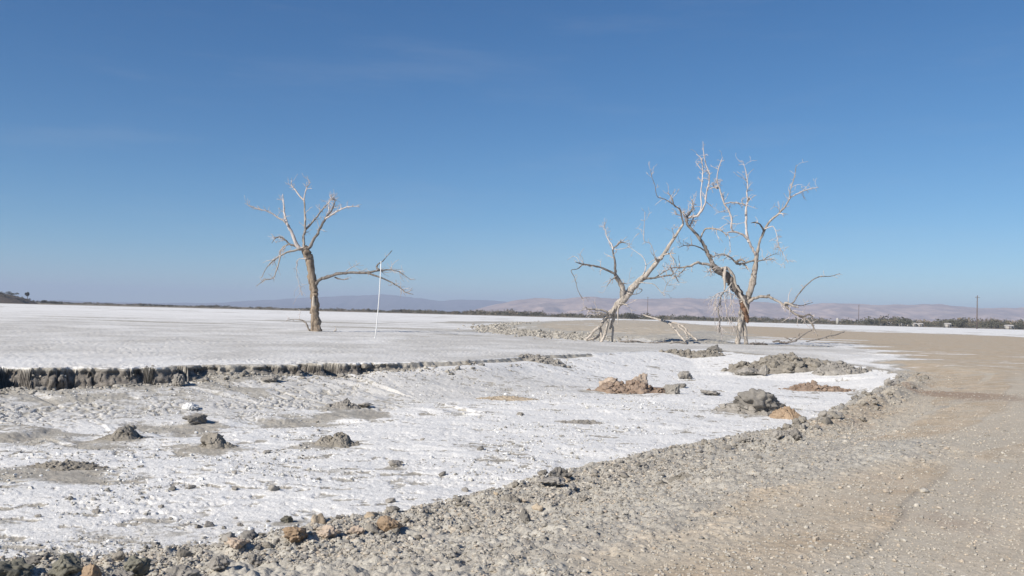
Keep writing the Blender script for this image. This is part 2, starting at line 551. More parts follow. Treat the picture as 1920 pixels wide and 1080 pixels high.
    for q_, w_ in ((3.4, .40), (5.1, .40), (8.6, .45), (10.4, .45)):
        wheel = np.maximum(wheel, np.exp(-((off_ - q_) / w_) ** 2) * (.45 + .8 * fbm(X * .5, Y * .5, 3, 93)) * np.where(ins, 0, 1) * sstep(60, 30, rr))
    wheel = np.clip(wheel, 0, 1)
    hump = np.maximum(np.exp(-((off_ - 5.6) / .40) ** 2), np.exp(-((off_ - 9.8) / .5) ** 2)) * sstep(.42, .62, fbm(X * .6, Y * .6, 3, 95)) * np.where(ins, 0, 1) * sstep(40, 22, rr)
    # --- relief
    n1 = fbm(X * 0.5, Y * 0.5, 4, 41) - 0.5
    n2 = fbm(X * 3.1, Y * 3.1, 4, 43) - 0.5
    n3 = fbm(X * 11.0, Y * 11.0, 3, 45) - 0.5
    n4 = fbm(X * 28.0, Y * 28.0, 2, 47) - 0.5
    w1, w2, _ = worley(X * 3.3 + n2, Y * 3.3, 51)
    v1, v2, _ = worley(X * 9.0, Y * 9.0, 53)
    lump = np.clip(0.55 - w1, 0, 1) * 0.10 * sstep(0.40, 0.68, fbm(X * 0.9, Y * 0.9, 3, 55)) + np.clip(0.5 - v1, 0, 1) * 0.05
    h = h + loose * (lump * 1.0 + n2 * 0.06 + n3 * 0.05 + n4 * 0.03)
    h = h + road * (1 - loose) * (n1 * 0.018 + n2 * 0.004 + (strk - .5) * 0.07 * sstep(60, 30, rr) + (n3 * 0.006 + n4 * 0.008 + np.clip(.42 - v1, 0, 1) * .02 * sstep(.45, .62, fbm(X * .7, Y * .7, 3, 99))) * (1 - .6 * wheel) - wheel * 0.03 + hump * (0.015 + n3 * 0.03 + n4 * 0.03))
    infl = np.where(ins, 1, 0) * sstep(0.3, 1.5, d)
    crack_zone = infl * sstep(0.9, 1.7, d + wob) * sstep(7.0, 4.2, d + wob * 3) * sstep(12.5, 9.0, sB + wob * 3)
    crack_zone = crack_zone * sstep(.36, .50, fbm(X * 0.55, Y * 0.55, 4, 62))
    k1, k2, _ = worley(X * 3.9 + n2 * 1.1, Y * 2.5 + n3, 61)
    j1, j2, _ = worley(X * 1.9 + n2 * 1.3, Y * 1.5 - n2, 64)
    mixp = fbm(X * 0.4, Y * 0.4, 3, 68) > 0.5
    k1, k2 = np.where(mixp, k1, j1), np.where(mixp, k2, (j2 - j1) * 1.6 + j1)
    plate = sstep(0.02, 0.22, k2 - k1)
    h = h + crack_zone * ((plate - 1) * 0.055 + plate * (0.5 - k1) * 0.014)
    q1, q2, _ = worley(X * 1.5 + n2 * 1.2 + n3 * .4, Y * 2.3 + n1 * .8, 66)
    thin = 1 - (1 - sstep(0.0, 0.045, q2 - q1)) * sstep(.46, .60, fbm(X * .7, Y * .9, 3, 67))
    ledge = fbm(X * 0.55 + n2 * 0.4, Y * 1.0 + n1, 4, 63)
    step_ = (np.floor(ledge * 18) + sstep(0.40, 0.52, ledge * 18 - np.floor(ledge * 18))) / 18
    h = h + infl * (1 - crack_zone) * ((step_ - 0.5) * 0.11 + n2 * 0.006 + n3 * 0.010 + n4 * 0.009 + (thin - 1) * 0.012)
    pit = sstep(0.61, 0.65, fbm(X * 3.2, Y * 5.0, 5, 65, 0.6))
    h = h - infl * (1 - crack_zone) * pit * 0.018
    chan = infl * np.exp(-((d - 7.6 - wob * 2) / 0.9) ** 2) * sstep(13.5, 9, sB)
    h = h - chan * 0.10
    up = np.where(ins, 0, 1) * (1 - road) * (1 - loose)
    fall = sstep(220, 60, rr)
    h = h + up * fall * (n1 * 0.05 + n2 * 0.026 + n3 * 0.024 + (plate - 1) * 0.025 * sstep(.45, .6, fbm(X * .4, Y * .4, 3, 58)) + np.clip(0.3 - k1, 0, 1) * 0.06)
    tal = infl * sstep(2.6, 0.5, d + n1 * 2.5) * np.maximum(sstep(8.2, 6.5, sB), sstep(1.2, .4, d + n1) * .8) * sstep(0.1, 0.3, hb)
    h = h + tal * (lump * 1.5 + n2 * 0.10 + n1 * 0.14)
    h = h + rid * (0.30 * sstep(0, 6, zrg) + n1 * 0.25 + np.clip(0.5 - w1, 0, 1) * 0.25 * sstep(5, 0.5, zrg))
    z[near] = h
    if not masks:
        return z.reshape(shp)
    # --- colour zones
    s = np.full(X.shape, 0.80)
    p = 0.35 + 0.9 * (fbm(X * 0.10, Y * 0.16, 4, 71) - 0.42) + 0.3 * sstep(25, 40, rr) * sstep(110, 60, rr)
    p = np.clip(p + (fbm(X * 0.5, Y * 0.35, 4, 72) - 0.5) * 1.1, 0, 1)
    p = p * sstep(230, 90, rr)
    basin_s = 0.82 + 0.12 * sstep(-5, 0, X) + 1.05 * (fbm(X * 0.45, Y * 0.7, 4, 73) - 0.5) + 0.5 * (fbm(X * 1.5, Y * 2.2, 4, 74) - 0.5) - pit * 0.42 - (1 - thin) * 0.40 - chan * 0.30 - 0.30 * sstep(10.0, 5.0, d) * sstep(11.5, 8.5, sB)
    basin_s = basin_s * inb - (1 - inb) * 0.25
    basin_s = np.where(crack_zone > 0.3, 0.60 * plate + 0.14 + (basin_s - 0.6) * 0.3, basin_s)
    basin_s = basin_s - tal * 0.75
    halo = np.zeros(X.shape)                                          # spilt earth and damp crust round the heaps and clods
    for hx, hy, hw in HALO:
        g = gp(hx, hy, -0.72)
        sc = hw * g[1] / F * 0.5
        dx, dy = (X - g[0]) / (sc * 1.25), (Y - g[1] - sc * .5) / (sc * 1.25)
        halo = np.maximum(halo, np.exp(-(dx * dx + dy * dy) ** 1.2) * (0.15 + 1.5 * fbm(X * 2.6, Y * 2.6, 4, 101)))
    basin_s = basin_s - halo * 0.46
    nearleft = sstep(12.5, 8.5, rr) * sstep(2.0, -4.0, X)
    basin_s = basin_s - nearleft * 0.24
    s = np.where(ins, basin_s, s)
    p = np.where(ins, 0.05 + 0.85 * np.maximum(crack_zone, .7 * infl * sstep(7.5, 4.0, d + wob * 2) * sstep(17, 13, sB)) + 0.35 * nearleft, p)
    face = np.where(hb > 0.1, 1, 0) * sstep(0.0, 0.05, d) * sstep(0.34, 0.14, d)
    face2 = sstep(0.02, 0.12, -h) * sstep(hb * 1.15, hb * 0.85, -h) * sstep(0.30, 0.16, d) * np.where(ins | onbank, 1, 0) * np.where(hb > 0.1, 1, 0)
    s = s - 1.1 * np.maximum(face, face2)
    m = 0.78 * np.maximum(face * 0.7, face2) * sstep(0.08, 0.36, hb)
    s = s - road * 1.0 - rid * (0.25 + 1.3 * sstep(.36, .56, fbm(X * .22, Y * .08, 5, 89, .6))) - shoulder * 1.0
    p = np.where((road > 0.05) | (shoulder > 0.3), np.clip(wheel, 0, 1), p)
    patch = fbm(X * 0.22, Y * 0.6, 4, 75)
    s = s + road * 0.75 * sstep(0.56, 0.70, patch) * sstep(18, 45, rr) * sstep(100, 60, rr)
    s = s - stk * 0.55
    s = s - 0.42 * sstep(.60, .70, fbm(X * 0.035, Y * 0.11, 5, 98, .6)) * np.where(ins | (road > .1), 0, 1) * sstep(28, 45, rr)
    p = np.where(rid > .1, 0.75, p)
    t = road * 0.95 + rid * 0.65 * sstep(2, 8, zrg) + shoulder * 0.06 + tal * 0.35
    t = t + shoulder * (1 - road) * 0.5 * (fbm(X * 0.6, Y * 0.6, 3, 79) - 0.5)
    bt = np.interp(sR, [3, 4, 6, 9, 11], [0, 0.7, 0.8, 0.5, 0.0]) * sstep(3.5, 1.0, dR) * np.where(ins, 0, 1)
    t = np.maximum(t, bt)
    ru = np.zeros(X.shape)
    for (qx, qy, a, bsz, k) in [(1788, 742, 1.0, 5.0, .85), (1810, 756, .9, 2.5, .5), (1600, 790, 1.0, 2.0, .45), (1560, 800, 1.0, 1.0, .4), (1740, 1030, .8, .8, .45), (1520, 700, 2, 2, .35), (760, 990, .5, .5, .5),
                                (905, 765, 1.0, .8, .45), (250, 1010, .6, .5, .35), (1800, 985, 1.2, .6, .35), (1270, 910, .35, .3, .4)]:
        g = gp(qx, qy, -0.2)
        ru = np.maximum(ru, hump * 0.20 + road * 0.16 * sstep(0.46, 0.36, strk) * sstep(45, 25, rr))
        ru = np.maximum(ru, k * np.exp(-(((X - g[0]) / a) ** 2 + ((Y - g[1]) / bsz) ** 2)))
    m = np.maximum(m, rid * 0.22 * sstep(.52, .66, fbm(X * .3, Y * .12, 4, 88)) * sstep(14, 3, zrg))
    salt[near], pale[near], tan[near], rust[near], mud[near] = s, np.clip(p, 0, 1), t, ru, m
    # --- beyond the lake
    az = np.arctan2(x, y)
    shore = 640 + 60 * (fbm(az * 6, az * 0, 4, 81) - 0.5) - 60 * sstep(0.2, -0.55, az)
    off = sstep(-4, 6, r - shore)
    scrub = off
    salt = salt * (1 - off)
    return z.reshape(shp), np.c_[salt, tan, rust], np.c_[mud, scrub, pale]

def Hs(x, y):
    return float(terrain(np.array([x]), np.array([y]))[0])

def ground_at(px, py):          # the first ground point the line of sight through a photo point meets
    d = ray(px, py)
    d = d / np.hypot(d[0], d[1])
    t = np.exp(np.linspace(math.log(4.0), math.log(160.0), 1500))
    zz = terrain(d[0] * t, d[1] * t)
    k = int(np.argmax(CAMZ + d[2] * t <= zz))
    return np.array([d[0] * t[k], d[1] * t[k], zz[k]])

# ------------------------------------------------------------------ the ground sheet
def build_ground():
    dense = np.arange(-41.0, 41.001, 0.075)
    coarse = np.arange(44.0, 316.5, 4.0)
    az = np.radians(np.concatenate([dense, coarse]))
    bank_r = np.array([np.hypot(*p) for p in BANK[1:]])
    bank_a = np.array([math.atan2(*p) for p in BANK[1:]])
    o = np.argsort(bank_a)
    a2 = np.where(az > math.pi, az - 2 * math.pi, az)
    RB = np.clip(np.interp(a2, bank_a[o], bank_r[o]), 18, 80)
    def lg(a, b, n):
        t = np.linspace(0, 1, n, endpoint=False)[:, None]
        return np.exp(np.log(a) * (1 - t) + np.log(b) * t)
    one = np.ones_like(RB)
    lin = np.linspace(0, 1, 110, endpoint=False)[:, None]
    rows = np.concatenate([lg(0.2 * one, 4.5 * one, 16), lg(4.5 * one, 14 * one, 360), lg(14 * one, RB - 1.2, 240),
                           (RB - 1.2) + lin * 2.0, lg(RB + 0.8, 130 * one, 230), lg(130 * one, 560 * one, 60),
                           lg(560 * one, 720 * one, 40), lg(720 * one, 11500 * one, 25), 11500 * one[None, :]])
    nr, nc = rows.shape
    X = rows * np.sin(az)[None, :]
    Y = rows * np.cos(az)[None, :]
    Z, za, zb = terrain(X, Y, True)
    # the cut face is not a clean drop: undercut below the crust, bulging and layered
    V = np.c_[X.ravel(), Y.ravel(), Z.ravel()]
    fm = np.nonzero((zb[:, 0] > 0.25) & (np.hypot(V[:, 0], V[:, 1]) < 60) & (V[:, 1] > 5))[0]
    fx, fy, fz = V[fm].T
    fr = np.hypot(fx, fy)
    fl = np.arctan2(fx, fy) * 26
    push = (fbm(fl * 3.3, fz * 6.5, 3, 301) - 0.5) * 0.30 + (fbm(fl * 9, fz * 16, 2, 303) - 0.5) * 0.10
    push = push + 0.07 * np.exp(-((fz + 0.17) / 0.09) ** 2) - 0.10 * np.exp(-((fz + 0.42) / 0.12) ** 2)
    push = push * sstep(0.0, 0.10, -fz) * sstep(0.2, 0.5, zb[fm, 0])
    V[fm, 0] += fx / fr * push
    V[fm, 1] += fy / fr * push
    idx = np.arange(nr * nc).reshape(nr, nc)
    nx = np.roll(idx, -1, axis=1)
    f = np.stack([idx[:-1], idx[1:], nx[1:], nx[:-1]], -1).reshape(-1, 4)
    f = f[:, ::-1]
    centre = len(V)
    V = np.r_[V, [[0, 0, float(Z[0].mean())]]]
    tri = np.stack([np.full(nc, centre), idx[0], nx[0]], -1)[:, ::-1]
    za = np.r_[za, za[:1]]
    zb = np.r_[zb, zb[:1]]
    g = link_mesh('ground', V, [f.copy(), tri.copy()], M_GROUND, attrs={'zone_a': za, 'zone_b': zb})
    g['kind'] = 'structure'
    g['label'] = 'cracked white salt flat, eroded basin and tan dirt track'
    return g
GROUND = build_ground()

# ------------------------------------------------------------------ dead trees
def catmull(P, sub):
    P = np.asarray(P, float)
    n = len(P)
    if n < 3:
        t = np.linspace(0, 1, sub + 1)[:, None]
        return P[0] * (1 - t) + P[-1] * t
    out = []
    for i in range(n - 1):
        p0, p1, p2, p3 = P[max(i - 1, 0)], P[i], P[i + 1], P[min(i + 2, n - 1)]
        for k in range(sub):
            t = k / sub
            out.append(0.5 * ((2 * p1) + (-p0 + p2) * t + (2 * p0 - 5 * p1 + 4 * p2 - p3) * t * t + (-p0 + 3 * p1 - 3 * p2 + p3) * t ** 3))
    out.append(P[-1])
    return np.array(out)

def tube(P, Rd, sides, rng, ridged=0.10, taper_end=True):
    """tapering, slightly knotty tube along the points P"""
    n = len(P)
    T = np.gradient(P, axis=0)
    T /= np.linalg.norm(T, axis=1)[:, None] + 1e-9
    u = np.cross(T[0], [0.3, 1, 0.1])
    u /= np.linalg.norm(u)
    V = []
    ph = rng.random(sides) * 6.28
    a = np.linspace(0, 2 * math.pi, sides, endpoint=False)
    for i in range(n):
        u = u - T[i] * np.dot(u, T[i])
        u /= np.linalg.norm(u) + 1e-9
        w = np.cross(T[i], u)
        k = 1 + ridged * (np.sin(a * 3 + ph[0] + i * 0.25) * 0.6 + rng.normal(0, 0.55, sides) + np.sin(a * 5 + ph[1]) * 0.5)
        rr = Rd[i] * k
        V.append(P[i] + u * (np.cos(a) * rr)[:, None] + w * (np.sin(a) * rr)[:, None])
    V = np.concatenate(V)
    i0 = np.arange(n - 1)[:, None] * sides + np.arange(sides)[None, :]
    i1 = np.arange(n - 1)[:, None] * sides + (np.arange(sides)[None, :] + 1) % sides
    Fq = np.stack([i0, i1, i1 + sides, i0 + sides], -1).reshape(-1, 4)
    caps = [np.array([[0, (k + 1) % sides, k] for k in range(1, sides - 1)]).reshape(-1, 3)]
    e = (n - 1) * sides
    caps.append(np.array([[e, e + k, e + (k + 1)] for k in range(1, sides - 1)]).reshape(-1, 3))
    caps[0] = np.array([[0, k + 1, k] for k in range(1, sides - 1)]).reshape(-1, 3)
    return V, Fq, np.concatenate(caps)

def merge(pieces):
    V, Q, T, off = [], [], [], 0
    for v, q, t in pieces:
        V.append(v)
        Q.append(q + off)
        T.append(t + off)
        off += len(v)
    return np.concatenate(V), [np.concatenate(Q), np.concatenate(T)]

def trace(path, Y, o0, o1, rng, wig=0.15, minr=0.015):
    """a photo-traced limb [(px, py, width px)], leaning o0..o1 metres in depth, as points and radii"""
    W = [p[2] if len(p) > 2 else None for p in path]
    last = [i for i, w in enumerate(W) if w is not None]
    W = np.interp(np.arange(len(W)), last + ([len(W) - 1] if last[-1] != len(W) - 1 else []),
                  [W[i] for i in last] + ([0.9] if last[-1] != len(W) - 1 else []))
    t = np.linspace(0, 1, len(path))
    P = np.array([at(p[0], p[1], Y + o0 + (o1 - o0) * tt) for p, tt in zip(path, t)])
    Rr = W * 0.5 * P[:, 1] / F
    n = len(P)
    sub = 4
    Q = catmull(np.c_[P, Rr], sub)
    C, Rr = Q[:, :3], np.maximum(Q[:, 3], minr)
    j = rng.normal(0, 1, (len(C), 3)) * (Rr * wig)[:, None]
    j[0] = j[-1] = 0
    C = C + j
    Rr = Rr * (1 + rng.normal(0, 0.08, len(Rr)))
    return C, np.maximum(Rr, minr)

def sprays(C, Rr, rng, count, lo, hi, droop=0.0, fromt=0.35, pale=None):
    """short bare twigs leaving a limb, each forking once"""
    out = []
    n = len(C)
    for _ in range(count):
        i = min(n - 2, int((fromt + (1 - fromt) * rng.random()) * (n - 1)))
        d = C[min(i + 1, n - 1)] - C[i]
        d /= np.linalg.norm(d) + 1e-9
        s = rng.normal(0, 1, 3)
        s -= d * np.dot(s, d) * 0.4
        s /= np.linalg.norm(s)
        v = d * 0.6 + s * 0.9 + np.array([0, 0, 0.25 - droop])
        v /= np.linalg.norm(v)
        L = lo + (hi - lo) * rng.random() ** 1.5
        k = 6
        P = [C[i]]
        for q in range(k):
            v = v + rng.normal(0, 0.25, 3) + np.array([0, 0, -0.12 * droop])
            v /= np.linalg.norm(v)
            P.append(P[-1] + v * L / k)
        P = np.array(P)
        r0 = min(Rr[i] * 0.55, 0.028)
        out.append(tube(P, np.linspace(r0, 0.011, k + 1), 4, rng, 0.05))
        if rng.random() < 0.7:
            q = 2 + rng.integers(0, 3)
            w = v + rng.normal(0, 0.7, 3)
            w /= np.linalg.norm(w)
            P2 = np.array([P[q], P[q] + w * L * 0.22, P[q] + w * L * 0.4 + rng.normal(0, 0.05, 3)])
            out.append(tube(P2, np.array([r0 * 0.7, 0.013, 0.010]), 4, rng, 0.05))
    return out

def build_tree(label, Y, base_px, trunks, limbs, mats, seed, twig=(3, 0.3, 1.35), droop=0.0):
    """trunks / limbs: dicts name, path, o (depth offsets), mat, subs (side branches on that limb)"""
    rng = np.random.default_rng(seed)
    b = at(base_px[0], base_px[1], Y)
    root = empty('dead_tree', (b[0], b[1], b[2]), label, 'tree')
    org = np.array(b)
    def loc(pc):
        return [(v - org, q, t) for v, q, t in pc]
    for t in trunks:
        C, Rr = trace(t['path'], Y, *t.get('o', (0, 0)), rng, 0.10)
        V, fs = merge(loc([tube(C, Rr, 14, rng, t.get('rid', 0.09))]))
        ob = link_mesh(t.get('name', 'trunk'), V, fs, mats[t.get('mat', 0)], root)
        if t.get('label'):
            ob['label'] = t['label']
    def limb(name, body, tw, ma, parent):
        V, fs = merge(loc(body + tw))
        ob = link_mesh(name, V, fs, ma, parent)
        if tw and ma is not mats[2]:
            ob.data.materials.append(mats[2])
            nb_q, nb_t = len(body[0][1]), len(body[0][2])
            tq = sum(len(p[1]) for p in body + tw)
            mi = np.zeros(len(ob.data.polygons), np.int32)
            mi[nb_q:tq] = 1
            mi[tq + nb_t:] = 1
            ob.data.polygons.foreach_set('material_index', mi)
        return ob
    for l in limbs:
        C, Rr = trace(l['path'], Y, *l.get('o', (0, 0)), rng, l.get('wig', 0.16))
        Rr = np.maximum(Rr * 0.80, 0.015)
        n = int(l.get('n', twig[0]) * 2.8 + .5)
        ob = limb(l.get('name', 'branch'), [tube(C, Rr, 8, rng, 0.10)], sprays(C, Rr, rng, n, twig[1], twig[2], l.get('droop', droop), 0.4),
                  mats[l.get('mat', 1)], root)
        for s in l.get('subs', []):
            C2, R2 = trace(s['path'], Y, *s.get('o', l.get('o', (0, 0))), rng, 0.18)
            limb('side_branch', [tube(C2, R2, 6, rng, 0.08)], sprays(C2, R2, rng, int(s.get('n', 3) * 2.8 + .5), twig[1] * 0.6, twig[2] * 0.7, droop, 0.4),
                 mats[s.get('mat', l.get('mat', 1))], ob)
    return root

M_BARK = wood_material('weathered_bark', (0.13, 0.10, 0.075), (0.31, 0.25, 0.19), (0.38, 0.31, 0.245), 0.4)
M_GREYWOOD = wood_material('grey_dead_wood', (0.20, 0.175, 0.15), (0.38, 0.335, 0.29), (0.47, 0.425, 0.38), 0.6)
M_TWIG = wood_material('bleached_twigs', (0.44, 0.39, 0.36), (0.60, 0.54, 0.50), (0.5, 0.44, 0.40), 0.5)
M_PALEWOOD = wood_material('bleached_wood', (0.26, 0.23, 0.195), (0.52, 0.465, 0.405), (0.40, 0.355, 0.31), 0.5)
M_BROWNBARK = wood_material('red_brown_bark', (0.13, 0.075, 0.05), (0.24, 0.15, 0.10), (0.3, 0.2, 0.14), 0.4)
M_DARKWOOD = wood_material('dark_dead_wood', (0.10, 0.088, 0.08), (0.22, 0.195, 0.175), (0.33, 0.295, 0.265), 0.5)

YA = CAMZ * F / (621 - horizon(590))
YB = CAMZ * F / (641 - horizon(1135))
YC = CAMZ * F / (645.5 - horizon(1392))
D = dict
build_tree('slender grey dead tree with one long bare branch reaching right above the salt flat', YA, (591, 621),
  [D(path=[(592, 623, 22), (592, 614, 18.5), (591, 600, 17), (591, 585, 16), (591, 570, 15), (590, 555, 14.5), (589, 545, 14.5), (587, 529, 15), (583, 505, 14), (579, 485, 15),
           (574, 472, 15), (569, 463, 12)], o=(0, 0)),
   D(name='root_flare', path=[(585, 622, 7), (587, 612, 7), (588, 596, 6), (588, 580, 3)], o=(-.25, -.2)),
   D(name='root_flare', path=[(599, 622, 7), (597, 612, 7), (595, 596, 5)], o=(-.2, -.15)),
   D(name='bark_patch', path=[(590, 585, 4), (589, 572, 7), (588, 560, 6), (589, 552, 3)], o=(-.2, -.24), mat=3)],
  [D(path=[(569, 466, 9), (559, 463, 9), (547, 438, 7), (540, 423, 6), (534, 415, 4.5), (523, 409, 4), (511, 401, 3.5), (499, 395, 3), (489, 393, 2.6), (472, 387, 2), (459, 381)], o=(0, -1.5), mat=2, n=6,
     subs=[D(path=[(540, 424, 4.5), (534, 403, 4), (532, 384, 3), (530, 364, 1.5)], o=(-.6, .3), n=4), D(path=[(489, 393, 2), (482, 386, 1)], o=(-1.2, -1.3), n=0)]),
   D(path=[(569, 466, 7), (569.5, 460, 6.5), (569.5, 443, 5.5), (572, 431, 5), (572, 402, 4.2), (570, 375, 4)], o=(0, .8), n=2,
     subs=[D(path=[(570, 376, 3.6), (560, 365, 3.2), (553, 355, 2.5), (547, 348, 2.2), (546, 338, 1)], o=(.8, 1.0), n=4, mat=2),
           D(path=[(570, 378, 3), (572, 362, 2.6), (575, 352, 2.2), (580, 343, 1.8), (576, 332, 0.9)], o=(.8, .3), n=3, mat=2),
           D(path=[(571, 435, 4), (573, 431, 4), (589, 413, 3.4), (603, 395, 2.6), (617, 379, 1.8)], o=(.3, 1.6), n=6)]),
   D(path=[(573, 470, 8), (580, 464, 7.5), (591, 444, 6.5), (598, 434, 6), (608, 413, 5.5), (614, 404, 4.5), (622, 394, 3.8), (628, 377, 3), (622, 372, 2)], o=(0, -.6), n=9, mat=4,
     subs=[D(path=[(610, 411, 4), (624, 401, 3.2), (639, 393, 2.6), (656, 387, 2), (675, 388, 1)], o=(-.4, -1.4), n=4, mat=2),
           D(path=[(618, 398, 2.5), (616, 385, 2), (620, 374, 1.4), (632, 376, .9)], o=(-.4, 0.1), n=8, mat=2)]),
   D(path=[(570, 467, 6), (562, 467, 5.5), (537, 474, 4.2), (518, 484, 3.2), (502, 499, 2.2), (490, 521, 1)], o=(-.1, -1.6), n=4, droop=.9,
     subs=[D(path=[(526, 479, 3), (521, 499, 2.4), (512, 521, 2), (496, 525, 1.7), (482, 536, 1)], o=(-1.0, -1.4), n=4)]),
   D(path=[(563, 464, 4.5), (556, 463, 4), (543, 458, 3.6), (528, 466, 3), (524.5, 481, 2.4)], o=(-.1, .8), n=4, droop=.8),
   D(path=[(560, 463, 4.5), (550.6, 460, 4.4), (543.5, 458, 4.2), (536, 451, 3.8), (528, 445, 3.4), (520, 445, 2.8), (514, 449, 2), (510, 456, 1)], o=(0, .5), n=5, mat=4),
   D(path=[(578, 484, 3), (571, 485, 2.6), (559, 487, 1.8), (556, 509, 1.2), (561, 534, 1.1), (567, 553, .8)], o=(-.3, -.5), n=5, droop=1.0, mat=2),
   D(path=[(590, 534, 8), (598, 526, 8), (613, 519.6, 8), (637, 513, 7), (660, 511.5, 6.2), (686, 512, 5.4), (709, 507, 4.2), (730, 506, 3.2), (747, 509, 2.4), (758, 516, 1.8), (770, 525, .9)], o=(-.1, -1.8), n=8, mat=4,
     subs=[D(path=[(688, 512, 4), (713, 520, 3), (737, 531, 2.4), (752, 541, 2), (760, 548, 1.6), (775, 552, .9)], o=(-1.3, -2.2), n=5),
           D(path=[(711, 506, 4), (706, 499, 3), (718, 489, 1.8), (727, 479, 1), (735, 470, 2)], o=(-1.4, -1.0), n=1),
           D(path=[(649, 508, 1.8), (660, 501, 1.3), (671, 496, .8)], o=(-.7, -.2), n=2, mat=2),
           D(path=[(628, 520, 3), (641, 524, 2), (654, 523, 1)], o=(-.4, -.8), n=1)]),
   D(path=[(581, 622, 4.5), (577, 614, 4), (573, 605, 4), (565, 600, 3), (550, 598.6, 1.8), (536, 601, 1)], o=(-.1, -.5), n=2),
   D(path=[(626, 621, 3), (630, 619, 3), (629, 613, 1.5)], o=(0.2, 0.2), n=0, name='root_stub')],
  [M_BARK, M_GREYWOOD, M_TWIG, M_PALEWOOD, M_DARKWOOD], 3)

